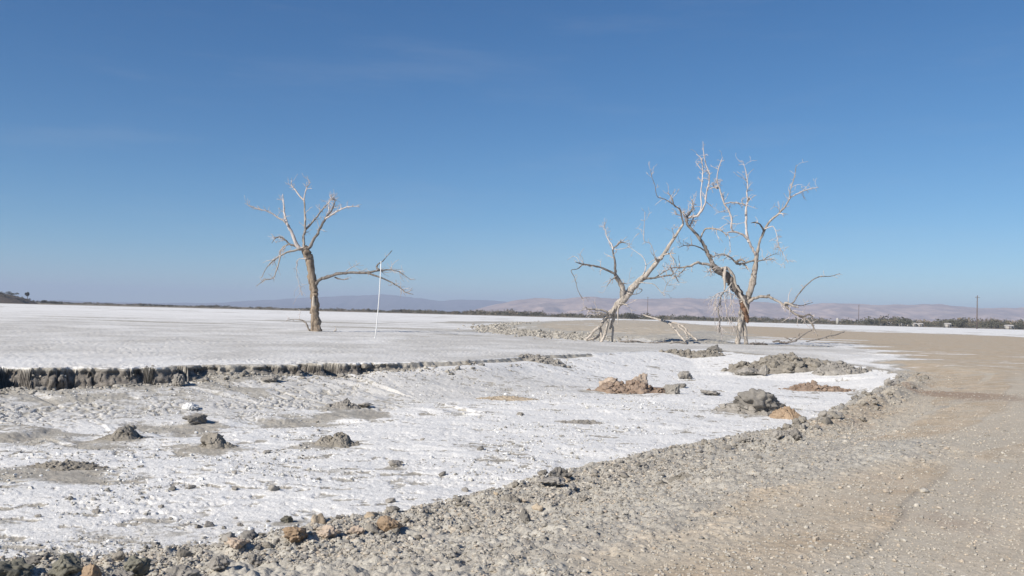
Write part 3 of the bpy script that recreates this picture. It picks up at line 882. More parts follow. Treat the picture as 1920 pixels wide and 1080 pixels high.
build_tree('leaning pale dead tree propped on several bent stems, leftmost of the two crossing trees', YB, (1140, 640),
  [D(path=[(1150, 583, 10), (1158, 571, 12.5), (1170, 560, 14), (1183, 545, 13), (1195, 530, 11.5), (1209, 518, 9.5), (1232, 491, 7.5), (1244, 477, 7), (1257, 457, 6), (1269, 438, 5), (1281, 420, 4)], o=(0, 1.0), mat=0),
   D(path=[(1166, 566, 10), (1168, 546, 10), (1164, 532, 9), (1156, 521, 7.5), (1153, 513, 5)], o=(.2, -.4), mat=1, rid=.14),
   D(name='stem', path=[(1156, 574, 9), (1150, 581, 7.5), (1143, 586, 6.5), (1138, 593, 6.5), (1131, 603, 6), (1126, 611, 5.5), (1115, 619, 5), (1108, 628, 5), (1100, 636, 5)], o=(0, -.2)),
   D(name='stem', path=[(1155, 574, 7), (1152, 583, 6.5), (1151, 595, 6), (1147, 608, 5), (1143, 617, 3.5)], o=(-.1, .3)),
   D(name='stem', path=[(1151, 578, 7), (1147, 585, 5.5), (1141, 598, 5.5), (1138, 611, 5.5), (1135, 624, 6), (1132, 632, 5.5), (1128, 642, 5.5)], o=(-.1, -.4)),
   D(name='stem', path=[(1124, 611, 5), (1127, 624, 4.5), (1128, 637, 4.5), (1126, 643, 4)], o=(.1, 0)),
   D(name='stem', path=[(1126, 624, 5), (1123, 629, 4.5), (1117, 634, 4.5), (1109, 636, 4), (1099, 638, 3)], o=(.2, .3)),
   D(name='stem', path=[(1146, 608, 4), (1149.4, 616, 4), (1148.8, 626, 3.6), (1148, 642, 3.4)], o=(.2, .2), mat=1),
   D(name='stem', path=[(1162, 572, 3), (1158.5, 581, 2.6), (1158.6, 596, 2), (1158, 610, 1)], o=(-.2, -.3))],
  [D(path=[(1156, 521, 6.5), (1154, 513, 6), (1153, 491, 4.8), (1149, 468, 3.8), (1156, 461, 3.4), (1162, 455, 3), (1164.5, 449, 1.4)], o=(-.4, -.8), n=3, mat=3,
     subs=[D(path=[(1149, 468, 3), (1147.6, 460, 2.6), (1141, 450, 1.8), (1137, 442, 1.6), (1135, 430, 1.4), (1133, 419, .8)], o=(-.7, 0), n=6, mat=2),
           D(path=[(1162, 455, 3), (1168, 454.6, 2.4), (1175, 456, 1)], o=(-.8, -.9), n=1)]),
   D(path=[(1155, 517, 5), (1151, 513, 5), (1131, 503, 4.6), (1113, 498, 4), (1092, 495, 3.4), (1079, 491, 1.6)], o=(-.4, -1.5), n=3, mat=3,
     subs=[D(path=[(1092, 496, 2.4), (1083, 504, 1.8), (1071, 507, 1.5), (1077, 520, 1.2), (1080, 530, 1.3), (1083, 543, 1.1), (1088, 553, 1.6), (1093, 561, 2)], o=(-1.3, -1.6), n=2)]),
   D(path=[(1154, 520, 3), (1146, 525, 2.4), (1137, 538, .9)], o=(-.5, -.9), n=3, mat=3),
   D(path=[(1163, 532, 3), (1170, 531, 2.6), (1176, 533, 1)], o=(-.5, -.9), n=1, mat=3),
   D(path=[(1202, 524, 6), (1210, 522, 5.4), (1224, 521, 4.6), (1242, 518, 4), (1256, 516, 3.4), (1262, 513, 3.2), (1260, 506, 2.6), (1256, 499, 1.4)], o=(.4, -.7), n=4, mat=3,
     subs=[D(path=[(1228, 520, 2.4), (1240, 513, 2), (1250, 507, 1.8), (1263, 501, 1)], o=(.1, .4), n=3)]),
   D(path=[(1236, 486, 4), (1230, 487, 5), (1229, 484, 3)], o=(.5, .2), n=1),
   D(path=[(1233, 489, 3), (1226, 475, 1.6), (1224, 467, 1.5), (1218, 456, 1.4), (1208, 452, 1.7), (1207, 439, 1.6), (1208, 420, 1.3), (1209, 397, .8)], o=(.6, -.6), n=3, mat=2),
   D(path=[(1206, 516, 3.4), (1211, 497, 2.2), (1205, 482, 1.5), (1190, 470, 1.2), (1178, 462, .8)], o=(.4, 1.4), n=3, mat=2),
   D(path=[(1198, 530, 2.5), (1205, 530, 2), (1226, 533, 1.6), (1239, 547, 1.3), (1245, 546, 1.2), (1250, 534, 1.1), (1257, 525, .8)], o=(.2, -1.0), n=5, droop=.5),
   D(path=[(1178, 552, 2.4), (1187, 552, 1.8), (1198, 550, 1.3), (1204, 544, 1.3), (1201, 541, .8)], o=(0, -1.0), n=1, mat=3),
   D(path=[(1243, 478, 3.4), (1257, 475, 2.6), (1267, 475.5, 1.2)], o=(.5, -.3), n=2,
     subs=[D(path=[(1256, 476, 2), (1263, 488, 1.7), (1261, 496, .9)], o=(.1, -.2), n=2)]),
   D(path=[(1262, 448, 2), (1262, 435, 1.4), (1259, 427, .8)], o=(.8, .2), n=2, mat=2),
   D(path=[(1281, 421, 4), (1278, 407, 3.4), (1275, 393, 3.4), (1268, 388, 3.6), (1262, 383, 3.4), (1253, 377, 2.5), (1242, 372, 2), (1232, 368, 1.6), (1228, 348, 1.4), (1222, 332, 1.3), (1220, 318, .8)], o=(1.0, .4), n=5, mat=3,
     subs=[D(path=[(1262, 382, 3), (1260, 372, 2.4), (1256, 366, 1.8), (1251, 360, .9)], o=(.6, 1.0), n=1, mat=3),
           D(path=[(1277, 404, 2), (1269, 402, 1.8), (1266, 399, .9)], o=(.9, .6), n=3, mat=2)]),
   D(path=[(1145, 590, 6), (1138, 585, 5.6), (1130, 582, 5), (1117, 579.6, 4.6), (1104, 579.6, 3.8), (1097, 576, 2.4), (1091, 583, 1.2)], o=(-.2, -1.2), n=3),
   D(path=[(1142, 595, 5), (1136, 590.6, 4.6), (1127, 586.5, 4), (1117, 586, 3.6), (1105, 584, 1.8)], o=(-.3, -1.0), n=2),
   D(path=[(1163, 568, 5), (1172, 571, 3.4), (1178, 570.5, 1.4)], o=(-.3, -.6), n=1, mat=1)],
  [M_PALEWOOD, M_PALEWOOD, M_TWIG, M_DARKWOOD], 5)

build_tree('tallest dead tree on a split trunk with drooping right branch and hanging bark strips', YC, (1391, 645),
  [D(path=[(1382, 647, 10), (1385, 627, 8.5), (1388, 606, 9.5), (1391, 590, 12), (1394, 582, 15), (1395.5, 571, 17), (1397, 560, 16)], o=(-.1, 0), mat=0),
   D(path=[(1399, 646, 8), (1397, 622, 7.5), (1394, 600, 8), (1393, 588, 9)], o=(.1, 0), mat=0),
   D(name='bark_strip', path=[(1391, 566, 8), (1393, 574, 12), (1397, 584, 12), (1400, 594, 10), (1401, 603, 6), (1401, 606, 2)], o=(-.28, -.25), mat=5, rid=.2, label='dark red-brown strip of torn bark'),
   D(name='peeled_strip', path=[(1387, 550, 3), (1390, 556, 4.4), (1394, 562, 4.6), (1397, 570, 4.4), (1401, 578, 3.6), (1404, 588, 1.6)], o=(-.5, -.5), mat=0, rid=.15),
   D(path=[(1397, 564, 14), (1391, 557, 13), (1381, 546, 13), (1374, 535, 14), (1369, 526, 14.5), (1362, 517, 14), (1354, 511, 13.5), (1343, 506, 12), (1338, 498, 10)], o=(0, -.6), mat=4, rid=.16),
   D(path=[(1398, 564, 12), (1402, 558, 12), (1406, 548, 11.5), (1411, 531, 12), (1413, 520, 11), (1414.4, 513, 10), (1417, 493, 8.5), (1419, 476, 7.5)], o=(0, .6), mat=1),
   D(name='peeled_strip', path=[(1361, 500, 4), (1359, 508, 6), (1358, 520, 5.5), (1359, 532, 4), (1358, 545, 2.4)], o=(-.8, -1.0), mat=0),
   D(name='peeled_strip', path=[(1352, 503, 5), (1363, 503, 6), (1371, 511, 5.5), (1376, 519, 4.6), (1378, 531, 4), (1384, 541, 3.6), (1389, 549, 3)], o=(-.7, -.45), mat=0, rid=.16)],
  [D(path=[(1342, 505, 11), (1338, 497, 9.5), (1330, 480, 9), (1322, 464, 8.2), (1311, 446, 7.2), (1300, 433, 6.4), (1289, 420, 6), (1287, 410, 5), (1291, 400, 4.4)], o=(-.6, .2), n=3, mat=4,
     subs=[D(path=[(1290, 404, 4), (1296, 395, 3.6), (1300, 387, 3), (1297, 375, 1.6)], o=(.2, .5), n=7),
           D(path=[(1288, 410, 4.4), (1297, 406, 4), (1307, 405, 3.8), (1317, 393, 3.6), (1322, 380, 3), (1325, 360, 2.6), (1330, 337, 2.8), (1328, 320, 2.2), (1322, 303, 1.8), (1319, 282, 1.4), (1318, 265, .8)], o=(.2, -1.2), n=9, mat=2),
           D(path=[(1309, 402, 3), (1315, 390, 3), (1314, 363, 2.4), (1317, 335, 2), (1317, 315, 1.7), (1315, 298, 1.6), (1306, 289, 1.3)], o=(-.1, .9), n=7, mat=2),
           D(path=[(1316, 319, 1.6), (1308, 309, 1.2), (1304, 303, .8)], o=(.6, .8), n=1, mat=2),
           D(path=[(1323, 378, 1.8), (1331, 384, 1.4), (1338, 390, .8)], o=(-.3, 0), n=1, mat=2),
           D(path=[(1289, 414, 5), (1283, 405, 3), (1281, 397, 1.2)], o=(.1, -.5), n=6, mat=2),
           D(path=[(1293, 424, 4), (1298, 414, 3), (1302, 404, 1.2)], o=(.2, .8), n=6, mat=2)]),
   D(path=[(1313, 446, 4), (1317, 438, 3.6), (1322, 430, 3.6), (1333, 428, 3.4), (1349, 431, 3), (1357, 436, 2.4), (1363, 443, 1.4)], o=(-.2, -1.4), n=4, mat=1),
   D(path=[(1333, 478, 3.6), (1336, 482, 3), (1328, 475, 2.6)], o=(-.5, -.9), n=0, mat=3),
   D(path=[(1325, 474, 3), (1316, 466, 3), (1304, 461, 2.6), (1292, 459.5, 2.2), (1281, 461, 1.5), (1272, 465, .9)], o=(-.4, -1.8), n=4, mat=3),
   D(path=[(1336, 499, 7), (1329, 496, 6), (1316, 494.5, 5.6), (1309, 491.5, 5.6), (1296, 498, 5), (1281, 501, 4.2), (1269, 501.5, 3), (1259, 502, 1.4)], o=(-.7, -1.6), n=4, mat=1,
     subs=[D(path=[(1286, 500, 2.6), (1280, 508, 2.2), (1272, 516, 1.8), (1263, 523, .9)], o=(-1.3, -1.8), n=5),
           D(path=[(1263, 517, 2), (1267, 520, 2.4), (1273, 530, 1)], o=(-1.6, -1.7), n=1, mat=3),
           D(path=[(1331, 497, 2.6), (1332, 508, 2.4), (1334, 516, 1)], o=(-.7, -.9), n=4)]),
   D(path=[(1418, 480, 7.5), (1420, 472, 7), (1424, 453, 5.4), (1433, 432, 5.2), (1443, 416, 5), (1458, 402, 4.6), (1471, 389, 4), (1480, 372, 3.6), (1482, 356, 2.8), (1489, 333, 2), (1493, 309, 1.2)], o=(.6, -.4), n=6, mat=1,
     subs=[D(path=[(1480, 373, 3), (1484, 369, 2.8), (1499, 361, 2.4), (1516, 355, 1.8), (1535, 351, .9)], o=(-.2, .6), n=5, mat=2),
           D(path=[(1432, 433, 3.4), (1429, 426, 3.2), (1424, 420, 3), (1416, 417, 2.6), (1408, 418, 1.2)], o=(.2, -.6), n=1, mat=4),
           D(path=[(1434, 430, 2.6), (1442, 426, 2), (1450, 425, 1.6), (1456, 439, 1.4), (1460, 460, 1.3), (1469, 477, 1.1), (1478, 494, .8)], o=(.2, -.8), n=11, mat=2),
           D(path=[(1458, 402, 2.6), (1465, 400, 2), (1469, 404, 1)], o=(0, -.3), n=2, mat=2)]),
   D(path=[(1416, 492, 4), (1422, 489.5, 3), (1433, 487, 2.4), (1445, 486, 1.8), (1455, 488, 1)], o=(.5, -.4), n=3, mat=3,
     subs=[D(path=[(1431, 487.5, 1.8), (1441, 481, 1.4), (1458, 474, .8)], o=(.2, .6), n=2)]),
   D(path=[(1416, 488, 4.4), (1407, 490, 4.4), (1393, 493.5, 5.4), (1383, 495, 5.6), (1378, 491, 5), (1371, 484, 4), (1363, 479, 3.4), (1356, 476.7, 3.2), (1345, 478, 2.6), (1336, 482, 1.6)], o=(.5, -.9), n=5, mat=1,
     subs=[D(path=[(1380, 492, 4.4), (1388, 487, 4.4), (1397, 490, 3.2)], o=(-.1, -.3), n=2), D(path=[(1394, 494, 3.6), (1399, 500, 2.6), (1402, 506, 1)], o=(.2, 0), n=1)]),
   D(path=[(1418, 478, 6.4), (1413, 470, 6.2), (1404, 453, 6), (1396, 442, 5.2), (1385, 437, 4.6), (1376, 434, 4.2), (1371, 427, 4), (1372, 410, 4), (1365, 393, 4.2), (1358, 382, 4), (1350, 357, 3.8), (1345, 342, 3), (1345, 327, 2.4), (1350, 308, 2), (1355, 295, 1)], o=(.5, -1.6), n=10, mat=2,
     subs=[D(path=[(1347, 352, 3), (1340, 352, 2), (1336, 343, 1)], o=(-1.1, -.9), n=4, mat=3),
           D(path=[(1358, 382.5, 2.6), (1366, 380, 2.6), (1375, 380, 2.6), (1390, 382, 2.6), (1398, 386, 2.4)], o=(-.9, -.4), n=3, mat=2),
           D(path=[(1377, 435, 2.6), (1365, 436, 2), (1368, 448, 1.4), (1370, 476, .8)], o=(-.2, -.9), n=2, mat=2)]),
   D(path=[(1404, 454, 6), (1401, 443, 5.8), (1398.5, 417, 5.2), (1399, 390, 4.6), (1402, 376, 4), (1400, 360, 3), (1402, 350, 2.8), (1399, 323, 2), (1394, 307, 1.1)], o=(.2, .4), n=6, mat=2,
     subs=[D(path=[(1402, 377, 2.6), (1405, 373, 2.4), (1404, 370, 1.4)], o=(.3, .2), n=0, mat=3), D(path=[(1395, 384, 2), (1391, 378, 1.8), (1392, 374, .9)], o=(.2, 0), n=1)]),
   D(path=[(1398, 573, 9), (1404, 567, 8.5), (1413, 560, 7.4), (1427, 556.5, 7), (1441, 557, 6.2), (1453, 562, 5.6), (1467, 570, 5.6), (1480, 580, 5), (1495, 591, 4.6), (1507, 596, 4.6), (1518, 603, 4.2), (1524, 611, 4), (1528, 621, 3.4), (1533, 630, 2.4)], o=(-.1, -1.5), n=6, mat=1, droop=.3,
     subs=[D(path=[(1441, 558, 5), (1441, 554, 5), (1444, 553, 2)], o=(-.5, -.5), n=0, mat=4),
           D(path=[(1497, 592, 3.4), (1507, 593, 3.2), (1516, 590, 3), (1522, 592, 2.6), (1524, 597, 2)], o=(-1.1, -1.3), n=2, mat=4),
           D(path=[(1473, 572, 3), (1487, 567, 2.8), (1495, 555, 2.6), (1507, 540, 2.4), (1521, 527, 2.2), (1536, 519, 1.9), (1556, 518, 1.4), (1575, 513, .8)], o=(-.9, .4), n=2, mat=3),
           D(path=[(1471, 571, 3.4), (1474, 568, 4.4), (1486, 573, 3.6), (1498, 577, 1.6)], o=(-.9, -1.2), n=1, mat=0),
           D(path=[(1484, 570, 2), (1500, 573, 1.5), (1510, 571, 1.4), (1524, 567, .9)], o=(-.9, -.2), n=2, mat=3),
           D(path=[(1478, 566, 1.3), (1479, 553, 1), (1485, 540, .7)], o=(-.9, -.6), n=0, mat=2)]),
   D(path=[(1372, 530, 2.6), (1364, 542, 2.4), (1356, 549, 2.6), (1350, 561, 3.3), (1347, 580, 2.9), (1349, 598, 2.9), (1349.5, 610, 2.9), (1349, 623, 2.4)], o=(-.9, -1.2), n=8, mat=0, droop=1.2),
   D(path=[(1372, 541, 2.2), (1362, 546, 2), (1350, 549, 1.9), (1341, 553, 1.4), (1336, 560, 1)], o=(-.8, -1.6), n=6, mat=2, droop=1.1),
   D(path=[(1347, 553, 1.7), (1342, 562, 1.7), (1341, 580, 1.6), (1341, 599, 0.72)], o=(-1.4, -1.5), n=3, mat=2, droop=1.2),
   D(path=[(1356, 550, 2.2), (1358, 555, 2), (1362, 580, 1.9), (1366, 598, 1.6), (1372, 604, 1.3), (1379, 608, 0.72)], o=(-1.0, -1.0), n=5, mat=2, droop=1.2),
   D(path=[(1368, 538, 2.2), (1369, 553, 1.9), (1373, 573, 1.4), (1376, 586, 0.72)], o=(-.9, -1.0), n=5, mat=2, droop=1.2),
   D(path=[(1388, 563, 2.2), (1380, 556, 2.2), (1369, 549, 1.7), (1360, 546, 0.86)], o=(-.6, -1.0), n=5, mat=2, droop=1.1)],
  [M_PALEWOOD, M_GREYWOOD, M_TWIG, M_DARKWOOD, M_DARKWOOD, M_BROWNBARK], 8)

# fallen branches, and tree shadow built as dark wood, near the crossing trees
def fallen(label, Y, base, mat, limbs, seed, raise_=0.0):
    rng = np.random.default_rng(seed)
    b = at(base[0], base[1], Y)
    org = np.array(b)
    pcs = []
    for path, o in limbs:
        C, Rr = trace(path, Y, o[0], o[1], rng, 0.3)
        zz = terrain(C[:, 0], C[:, 1])
        C[:, 2] = np.maximum(C[:, 2], zz + Rr * 0.4)
        pcs.append(tube(C, Rr, 8, rng, 0.12))
        pcs += sprays(C, Rr, rng, 3, .2, .6, 0.2, 0.3)
    V, fs = merge([(v - org, q, t) for v, q, t in pcs])
    o = link_mesh('fallen_branch_or_shadow', V, fs, mat)
    o.location = b
    tag(o, label, 'branch')
fallen('pale forked fallen branch propped on the ground between the two crossing dead trees', YB + 1, (1280, 636), M_PALEWOOD,
       [([(1206, 590, 2), (1222, 596, 3), (1247, 603, 4), (1257, 609, 4.5), (1266, 618, 4.5), (1275, 629, 4), (1285, 640, 3.5)], (3, 0)),
        ([(1247, 603, 3.5), (1268, 607, 4), (1281, 612, 4), (1289, 623, 4), (1299, 631, 3.8), (1307, 638, 3)], (2, .3)),
        ([(1270, 610, 3.5), (1279, 617, 3.8), (1287, 627, 3.8), (1289, 634, 3)], (1.5, 0.2))], 21)
fallen('fallen branch joined to a cast shadow built as dark wood, under the drooping limb of the tallest dead tree', YC - 1, (1490, 640), M_DARKWOOD,  # left part is the tree's cast shadow modelled as wood, rest is branch
       [([(1449, 640, 3), (1460, 640.5, 4), (1471, 643, 4), (1482, 641.5, 3), (1492, 639.5, 3), (1496, 635, 3.4), (1507, 627, 3), (1523, 618, 1.5)], (0, -.6)),
        ([(1470, 632, 1.4), (1480, 636, 2), (1486, 641, 2)], (1, 0))], 22)
fallen('thin fallen branch lying on tan dirt right of the tallest dead tree', YC + 3, (1530, 637), M_GREYWOOD,
       [([(1512, 640, 2.5), (1533, 636, 2.6), (1552, 631, 2), (1570, 626.5, 2.4), (1583, 622, 1.6)], (0, 2))], 23)
fallen('weathered broken sticks on the pale ground right of the propped dead tree', YB - 1, (1190, 642), M_GREYWOOD,
       [([(1160, 640, 3), (1178, 641, 3.4), (1196, 640, 2)], (0, .4)), ([(1172, 643, 2.4), (1190, 639, 3), (1212, 643, 2.6), (1250, 641, 2)], (.2, 1)),
        ([(1255, 644, 2), (1270, 642, 2.4), (1290, 645, 2)], (0, .5))], 24)
fallen('cast shadow at the foot of the tallest dead tree, built as dark wood', YC - .3, (1420, 646), M_DARKWOOD,  # the tree's cast shadow, laid on the ground as dark tubes
       [([(1406, 646, 4), (1420, 645, 4.6), (1439, 646, 3)], (0, .3)), ([(1412, 648, 3), (1418, 646, 3), (1424, 643, 2)], (-.4, .5))], 25)

# white marker pole
def marker_pole():
    Y = CAMZ * F / (634 - horizon(703))
    b, t = at(703.5, 634, Y), at(714.5, 491, Y)
    root = empty('marker_pole', b, 'tall thin white pole leaning right on the salt flat', 'pole')
    rng = np.random.default_rng(1)
    P = np.array([b + (t - b) * k for k in np.linspace(-.01, 1, 9)]) - b
    P[:, 0] += np.sin(np.linspace(0, 3.14, 9)) * 0.05
    w = M_WHITE
    v, q, tr = tube(P, np.full(9, 0.032), 12, rng, 0.0)
    link_mesh('pipe', v, [q, tr], w, root)
    d = (t - b) / np.linalg.norm(t - b)
    C = np.array([t - b - d * 0.10, t - b - d * 0.02, t - b + d * 0.03])
    v, q, tr = tube(C, np.array([.040, .040, .033]), 12, rng, 0.0)
    link_mesh('cap', v, [q, tr], w, root)
    C = np.array([-d * 0.02, d * 0.09, d * .10])
    v, q, tr = tube(C, np.array([.05, .05, .04]), 12, rng, 0.0)
    link_mesh('socket', v, [q, tr], w, root)
M_WHITE = plain_material('white_pipe', (0.70, 0.70, 0.69), 0.55, 0.06)
marker_pole()

# ------------------------------------------------------------------ clods, mounds and rubble
def ico(sub):
    p = (1 + 5 ** .5) / 2
    V = [(-1, p, 0), (1, p, 0), (-1, -p, 0), (1, -p, 0), (0, -1, p), (0, 1, p), (0, -1, -p), (0, 1, -p), (p, 0, -1), (p, 0, 1), (-p, 0, -1), (-p, 0, 1)]
    Fc = [(0, 11, 5), (0, 5, 1), (0, 1, 7), (0, 7, 10), (0, 10, 11), (1, 5, 9), (5, 11, 4), (11, 10, 2), (10, 7, 6), (7, 1, 8), (3, 9, 4), (3, 4, 2),
          (3, 2, 6), (3, 6, 8), (3, 8, 9), (4, 9, 5), (2, 4, 11), (6, 2, 10), (8, 6, 7), (9, 8, 1)]
    V = [np.array(v) / np.linalg.norm(v) for v in V]
    for _ in range(sub):
        mid, nf = {}, []
        def m(a, b):
            k = (min(a, b), max(a, b))
            if k not in mid:
                v = V[a] + V[b]
                V.append(v / np.linalg.norm(v))
                mid[k] = len(V) - 1
            return mid[k]
        for a, b, c in Fc:
            ab, bc, ca = m(a, b), m(b, c), m(c, a)
            nf += [(a, ab, ca), (b, bc, ab), (c, ca, bc), (ab, bc, ca)]
        Fc = nf
    return np.array(V), np.array(Fc)
ICO = {k: ico(k) for k in (0, 1, 2, 4)}

def clod_shape(sub, seed, cuts=15, rough=0.34):
    """an angular lump: a ball cut by random planes and roughened"""
    rng = np.random.default_rng(seed)
    V, Fc = ICO[sub]
    V = V.copy()
    for _ in range(cuts):
        n = rng.normal(0, 1, 3)
        n /= np.linalg.norm(n)
        h = 0.48 + 0.4 * rng.random()
        dd = V @ n
        V = V - np.outer(np.clip(dd - h, 0, None) * 0.92, n)
    s = seed * 7.3
    r = 1 + rough * 2 * (fbm(V[:, 0] * 2.2 + s, V[:, 1] * 2.2 + V[:, 2] * 1.7, 4, seed) - 0.5) + rough * 1.2 * (fbm(V[:, 0] * 6 + s, V[:, 1] * 6 - V[:, 2] * 5, 3, seed + 3) - 0.5)
    w = worley(V[:, 0] * 2.6 + s, V[:, 1] * 2.6 + V[:, 2] * 2.1, seed + 6)[0]
    r = r + rough * 0.9 * (0.5 - w)
    return V * r[:, None], Fc

CLODS = []
def clod(px, py, wpx, hpx, mat, label, cat='clod', name='mud_clod', seed=1, depth=0.8, group=None, sink=0.22, cuts=15):
    g = ground_at(px, py)
    Y = math.hypot(g[0], g[1])
    k = Y / F
    V, Fc = clod_shape(4, seed, cuts)
    V = V / (np.ptp(V, axis=0) / 2)
    V[:, 2] += 1
    V = V * np.array([wpx * k * 0.5, wpx * k * 0.5 * depth, hpx * k * 0.5 * (1 + sink)])
    V[:, 2] -= hpx * k * sink
    o = link_mesh(name, V, Fc, mat)
    o.location = g
    o.rotation_euler = (0, 0, (seed % 5 - 2) * 0.12)
    tag(o, label, cat, group)
    return o

def mound(px, py, wpx, hpx, mat, label, seed=1, aspect=0.7, peaks=(), cat='dirt mound', rough=0.5, name='dirt_mound'):
    """a heap of loose earth: crumbly dome that meets the ground on an uneven foot; px,py is its front foot centre"""
    g = ground_at(px, py)
    Y = math.hypot(g[0], g[1])
    k = Y / F
    W, H = wpx * k / 2, hpx * k
    Dp = W * aspect
    cy = g[1] + Dp * 0.8
    na, nr = 200, 64
    a = np.linspace(0, 2 * math.pi, na, endpoint=False)
    t = np.linspace(0.0, 1.12, nr)[1:]
    A, T = np.meshgrid(a, t)
    foot = 1 + 0.45 * (fbm(np.cos(A) * 2.2 + seed, np.sin(A) * 2.2 + seed * 3, 3, seed) - 0.5)
    X = np.cos(A) * T * W * foot
    Yy = np.sin(A) * T * Dp * foot
    X = np.r_[[0], X.ravel()]
    Yy = np.r_[[0], Yy.ravel()]
    TT = np.r_[[0], T.ravel()]
    prof = np.clip(1 - TT ** 1.5, 0, 1) * (0.5 if peaks else 1.0)
    for (ux, wd, hh) in peaks:
        prof = np.maximum(prof, 0.85 * hh * np.exp(-(np.abs(X / W - ux) / (wd * 1.25)) ** 3 - np.abs(Yy / Dp) ** 3 * 1.6) * (TT < 1.1))
    wx, wy = X + g[0], Yy + cy
    s = 1.0 / max(W * 0.5, 0.15)
    if W > 1.2:
        s = max(s, 1.1)
    wo = (fbm(wx * s * 2.5, wy * s * 2.5, 3, seed + 1) - 0.5) * 1.0
    n = fbm(wx * s * 1.3, wy * s * 1.3, 5, seed, 0.6) - 0.5
    c1, c1b, ci = worley(wx * s * 1.9 + wo, wy * s * 1.9 - wo, seed + 2)
    c3, c3b, cj = worley(wx * s * 4.6 + wo, wy * s * 4.6, seed + 4)
    c5, _, ck = worley(wx * s * 11, wy * s * 11, seed + 6)
    lumps = sstep(0.02, 0.30, c1b - c1) * ci * 0.65 + sstep(0.02, 0.3, c3b - c3) * cj * 0.42 + np.clip(0.6 - c5, 0, 1) * ck * 0.25
    z = H * prof * (0.72 + rough * 1.0 * n) + H * rough * 0.38 * lumps * np.clip(prof * 2.2, 0.0, 1)
    z += H * 0.05 * (fbm(wx * s * 16, wy * s * 16, 3, seed + 8) - 0.5)
    z = z + terrain(wx, wy) - 0.10 * H - (np.clip(TT - 0.93, 0, 1) * 5) * H * 0.35
    V = np.c_[X, Yy, z - g[2]]
    idx = 1 + np.arange((nr - 1) * na).reshape(nr - 1, na)
    nx = np.roll(idx, -1, 1)
    q = np.stack([idx[:-1], idx[1:], nx[1:], nx[:-1]], -1).reshape(-1, 4)
    q = np.stack([idx[:-1], nx[:-1], nx[1:], idx[1:]], -1).reshape(-1, 4)
    q = q[:, ::-1]
    tr = np.stack([np.zeros(na, int), idx[0], nx[0]], -1)
    rg = np.random.default_rng(seed + 700)                       # the clods the heap is made of, half sunk in it
    tri = [tr]
    Vall, off = [V], len(V)
    nc = int(np.clip(60 * W * Dp / max(H, .08) / 0.7, 40, 260))
    cand = np.nonzero(TT < 1.02)[0]
    wgt = np.sqrt(TT[cand]) * np.where(prof[cand] > .05, 1, .6)
    for c in rg.choice(cand, nc, p=wgt / wgt.sum()):
        cs, cf = clod_shape(2, int(seed * 50 + c % 23), 9, .42)
        sz = min(H * .24, W * .075, .16) * (0.30 + 1.3 * rg.random() ** 3)
        cs = cs * sz * np.array([1, .9, .75])
        an = rg.uniform(0, 6.28)
        cs = np.c_[cs[:, 0] * math.cos(an) - cs[:, 1] * math.sin(an), cs[:, 0] * math.sin(an) + cs[:, 1] * math.cos(an), cs[:, 2]]
        Vall.append(cs + V[c] + np.array([0, 0, sz * .1]))
        tri.append(cf + off)
        off += len(cs)
    V = np.concatenate(Vall)
    o = link_mesh(name, V, [q.copy(), np.concatenate(tri)], mat)
    o.location = (g[0], cy, g[2])
    tag(o, label, cat)
    return o

# heaps at the far right of the basin
mound(1482, 697, 215, 33, M_HEAP, 'widest heap of grey brown earth behind the salt, below the tallest dead tree', 11, .55, [(-.1, .25, 1.05), (.15, .12, 1.1), (.45, .2, .7), (-.6, .25, .55)])
mound(1588, 702, 110, 24, M_GREYMUD, 'grey heap right of the wide earth heap at the far edge of the white salt', 12, .6, [(-.15, .5, 1.0)])
mound(1300, 671, 120, 15, M_HEAP, 'low flat earth bank behind the salt, ending in dark lumps on its right', 13, .5, [(.3, .5, 1.0)])
mound(1462, 700, 70, 14, M_GREYMUD, 'small low grey heap at the front foot of the wide earth heap', 14, .5)
# mounds in the basin
mound(1183, 738, 165, 26, M_RUSTMUD, 'broad brown mound topped by two tan lumps in the middle of the salt', 15, .5, [(-.3, .25, .8), (.2, .22, 1.0), (.65, .2, .45)])
mound(1425, 778, 150, 24, M_GREYMUD, 'low grey mound carrying the biggest dark clod on the white salt', 16, .55)
mound(1535, 734, 135, 15, M_RUSTMUD, 'low rust brown mound on the salt beyond the biggest dark clod', 17, .45, [(-.15, .3, 1.1), (.45, .25, .7)])
mound(1480, 787, 66, 25, M_ORANGE, 'small orange brown mound beside the biggest dark clod', 18, .75)
mound(213, 826, 90, 26, M_HEAP, 'tan grey mound with a dark top in the left of the basin', 19, .6, [(.2, .35, 1.1)])
mound(400, 842, 78, 24, M_HEAP, 'small pointed mud mound at the left, middle one of the three in the row', 20, .6, [(0, .3, 1.1)])
mound(626, 838, 96, 28, M_HEAP, 'mud mound on white salt, rightmost of the three in the row', 21, .6, [(.15, .3, 1.1), (-.4, .3, .7)])
mound(640, 766, 70, 16, M_GREYMUD, 'low dark mud heap on the cracked slope below the bank', 22, .6)
mound(950, 752, 130, 5, M_TANMUD, 'faint low tan patch of mud left of the brown mound', 23, .4)
mound(1020, 681, 105, 16, M_GREYMUD, 'rubble heap at the right end of the eroded bank', 24, .5, [(-.3, .3, 1), (.3, .4, 1)])
mound(110, 880, 130, 12, M_HEAP, 'flat earthy patch heaped on the salt at far left', 25, .5)
mound(1090, 795, 90, 7, M_GREYMUD, 'flat grey mud patch left of the biggest dark clod', 26, .5)
mound(1280, 900, 60, 10, M_HEAP, 'flat brown heap on the grey shoulder of the track', 27, .6)
mound(960, 942, 56, 15, M_HEAP, 'rounded grey brown hump on the salt edge in the foreground', 28, .7)

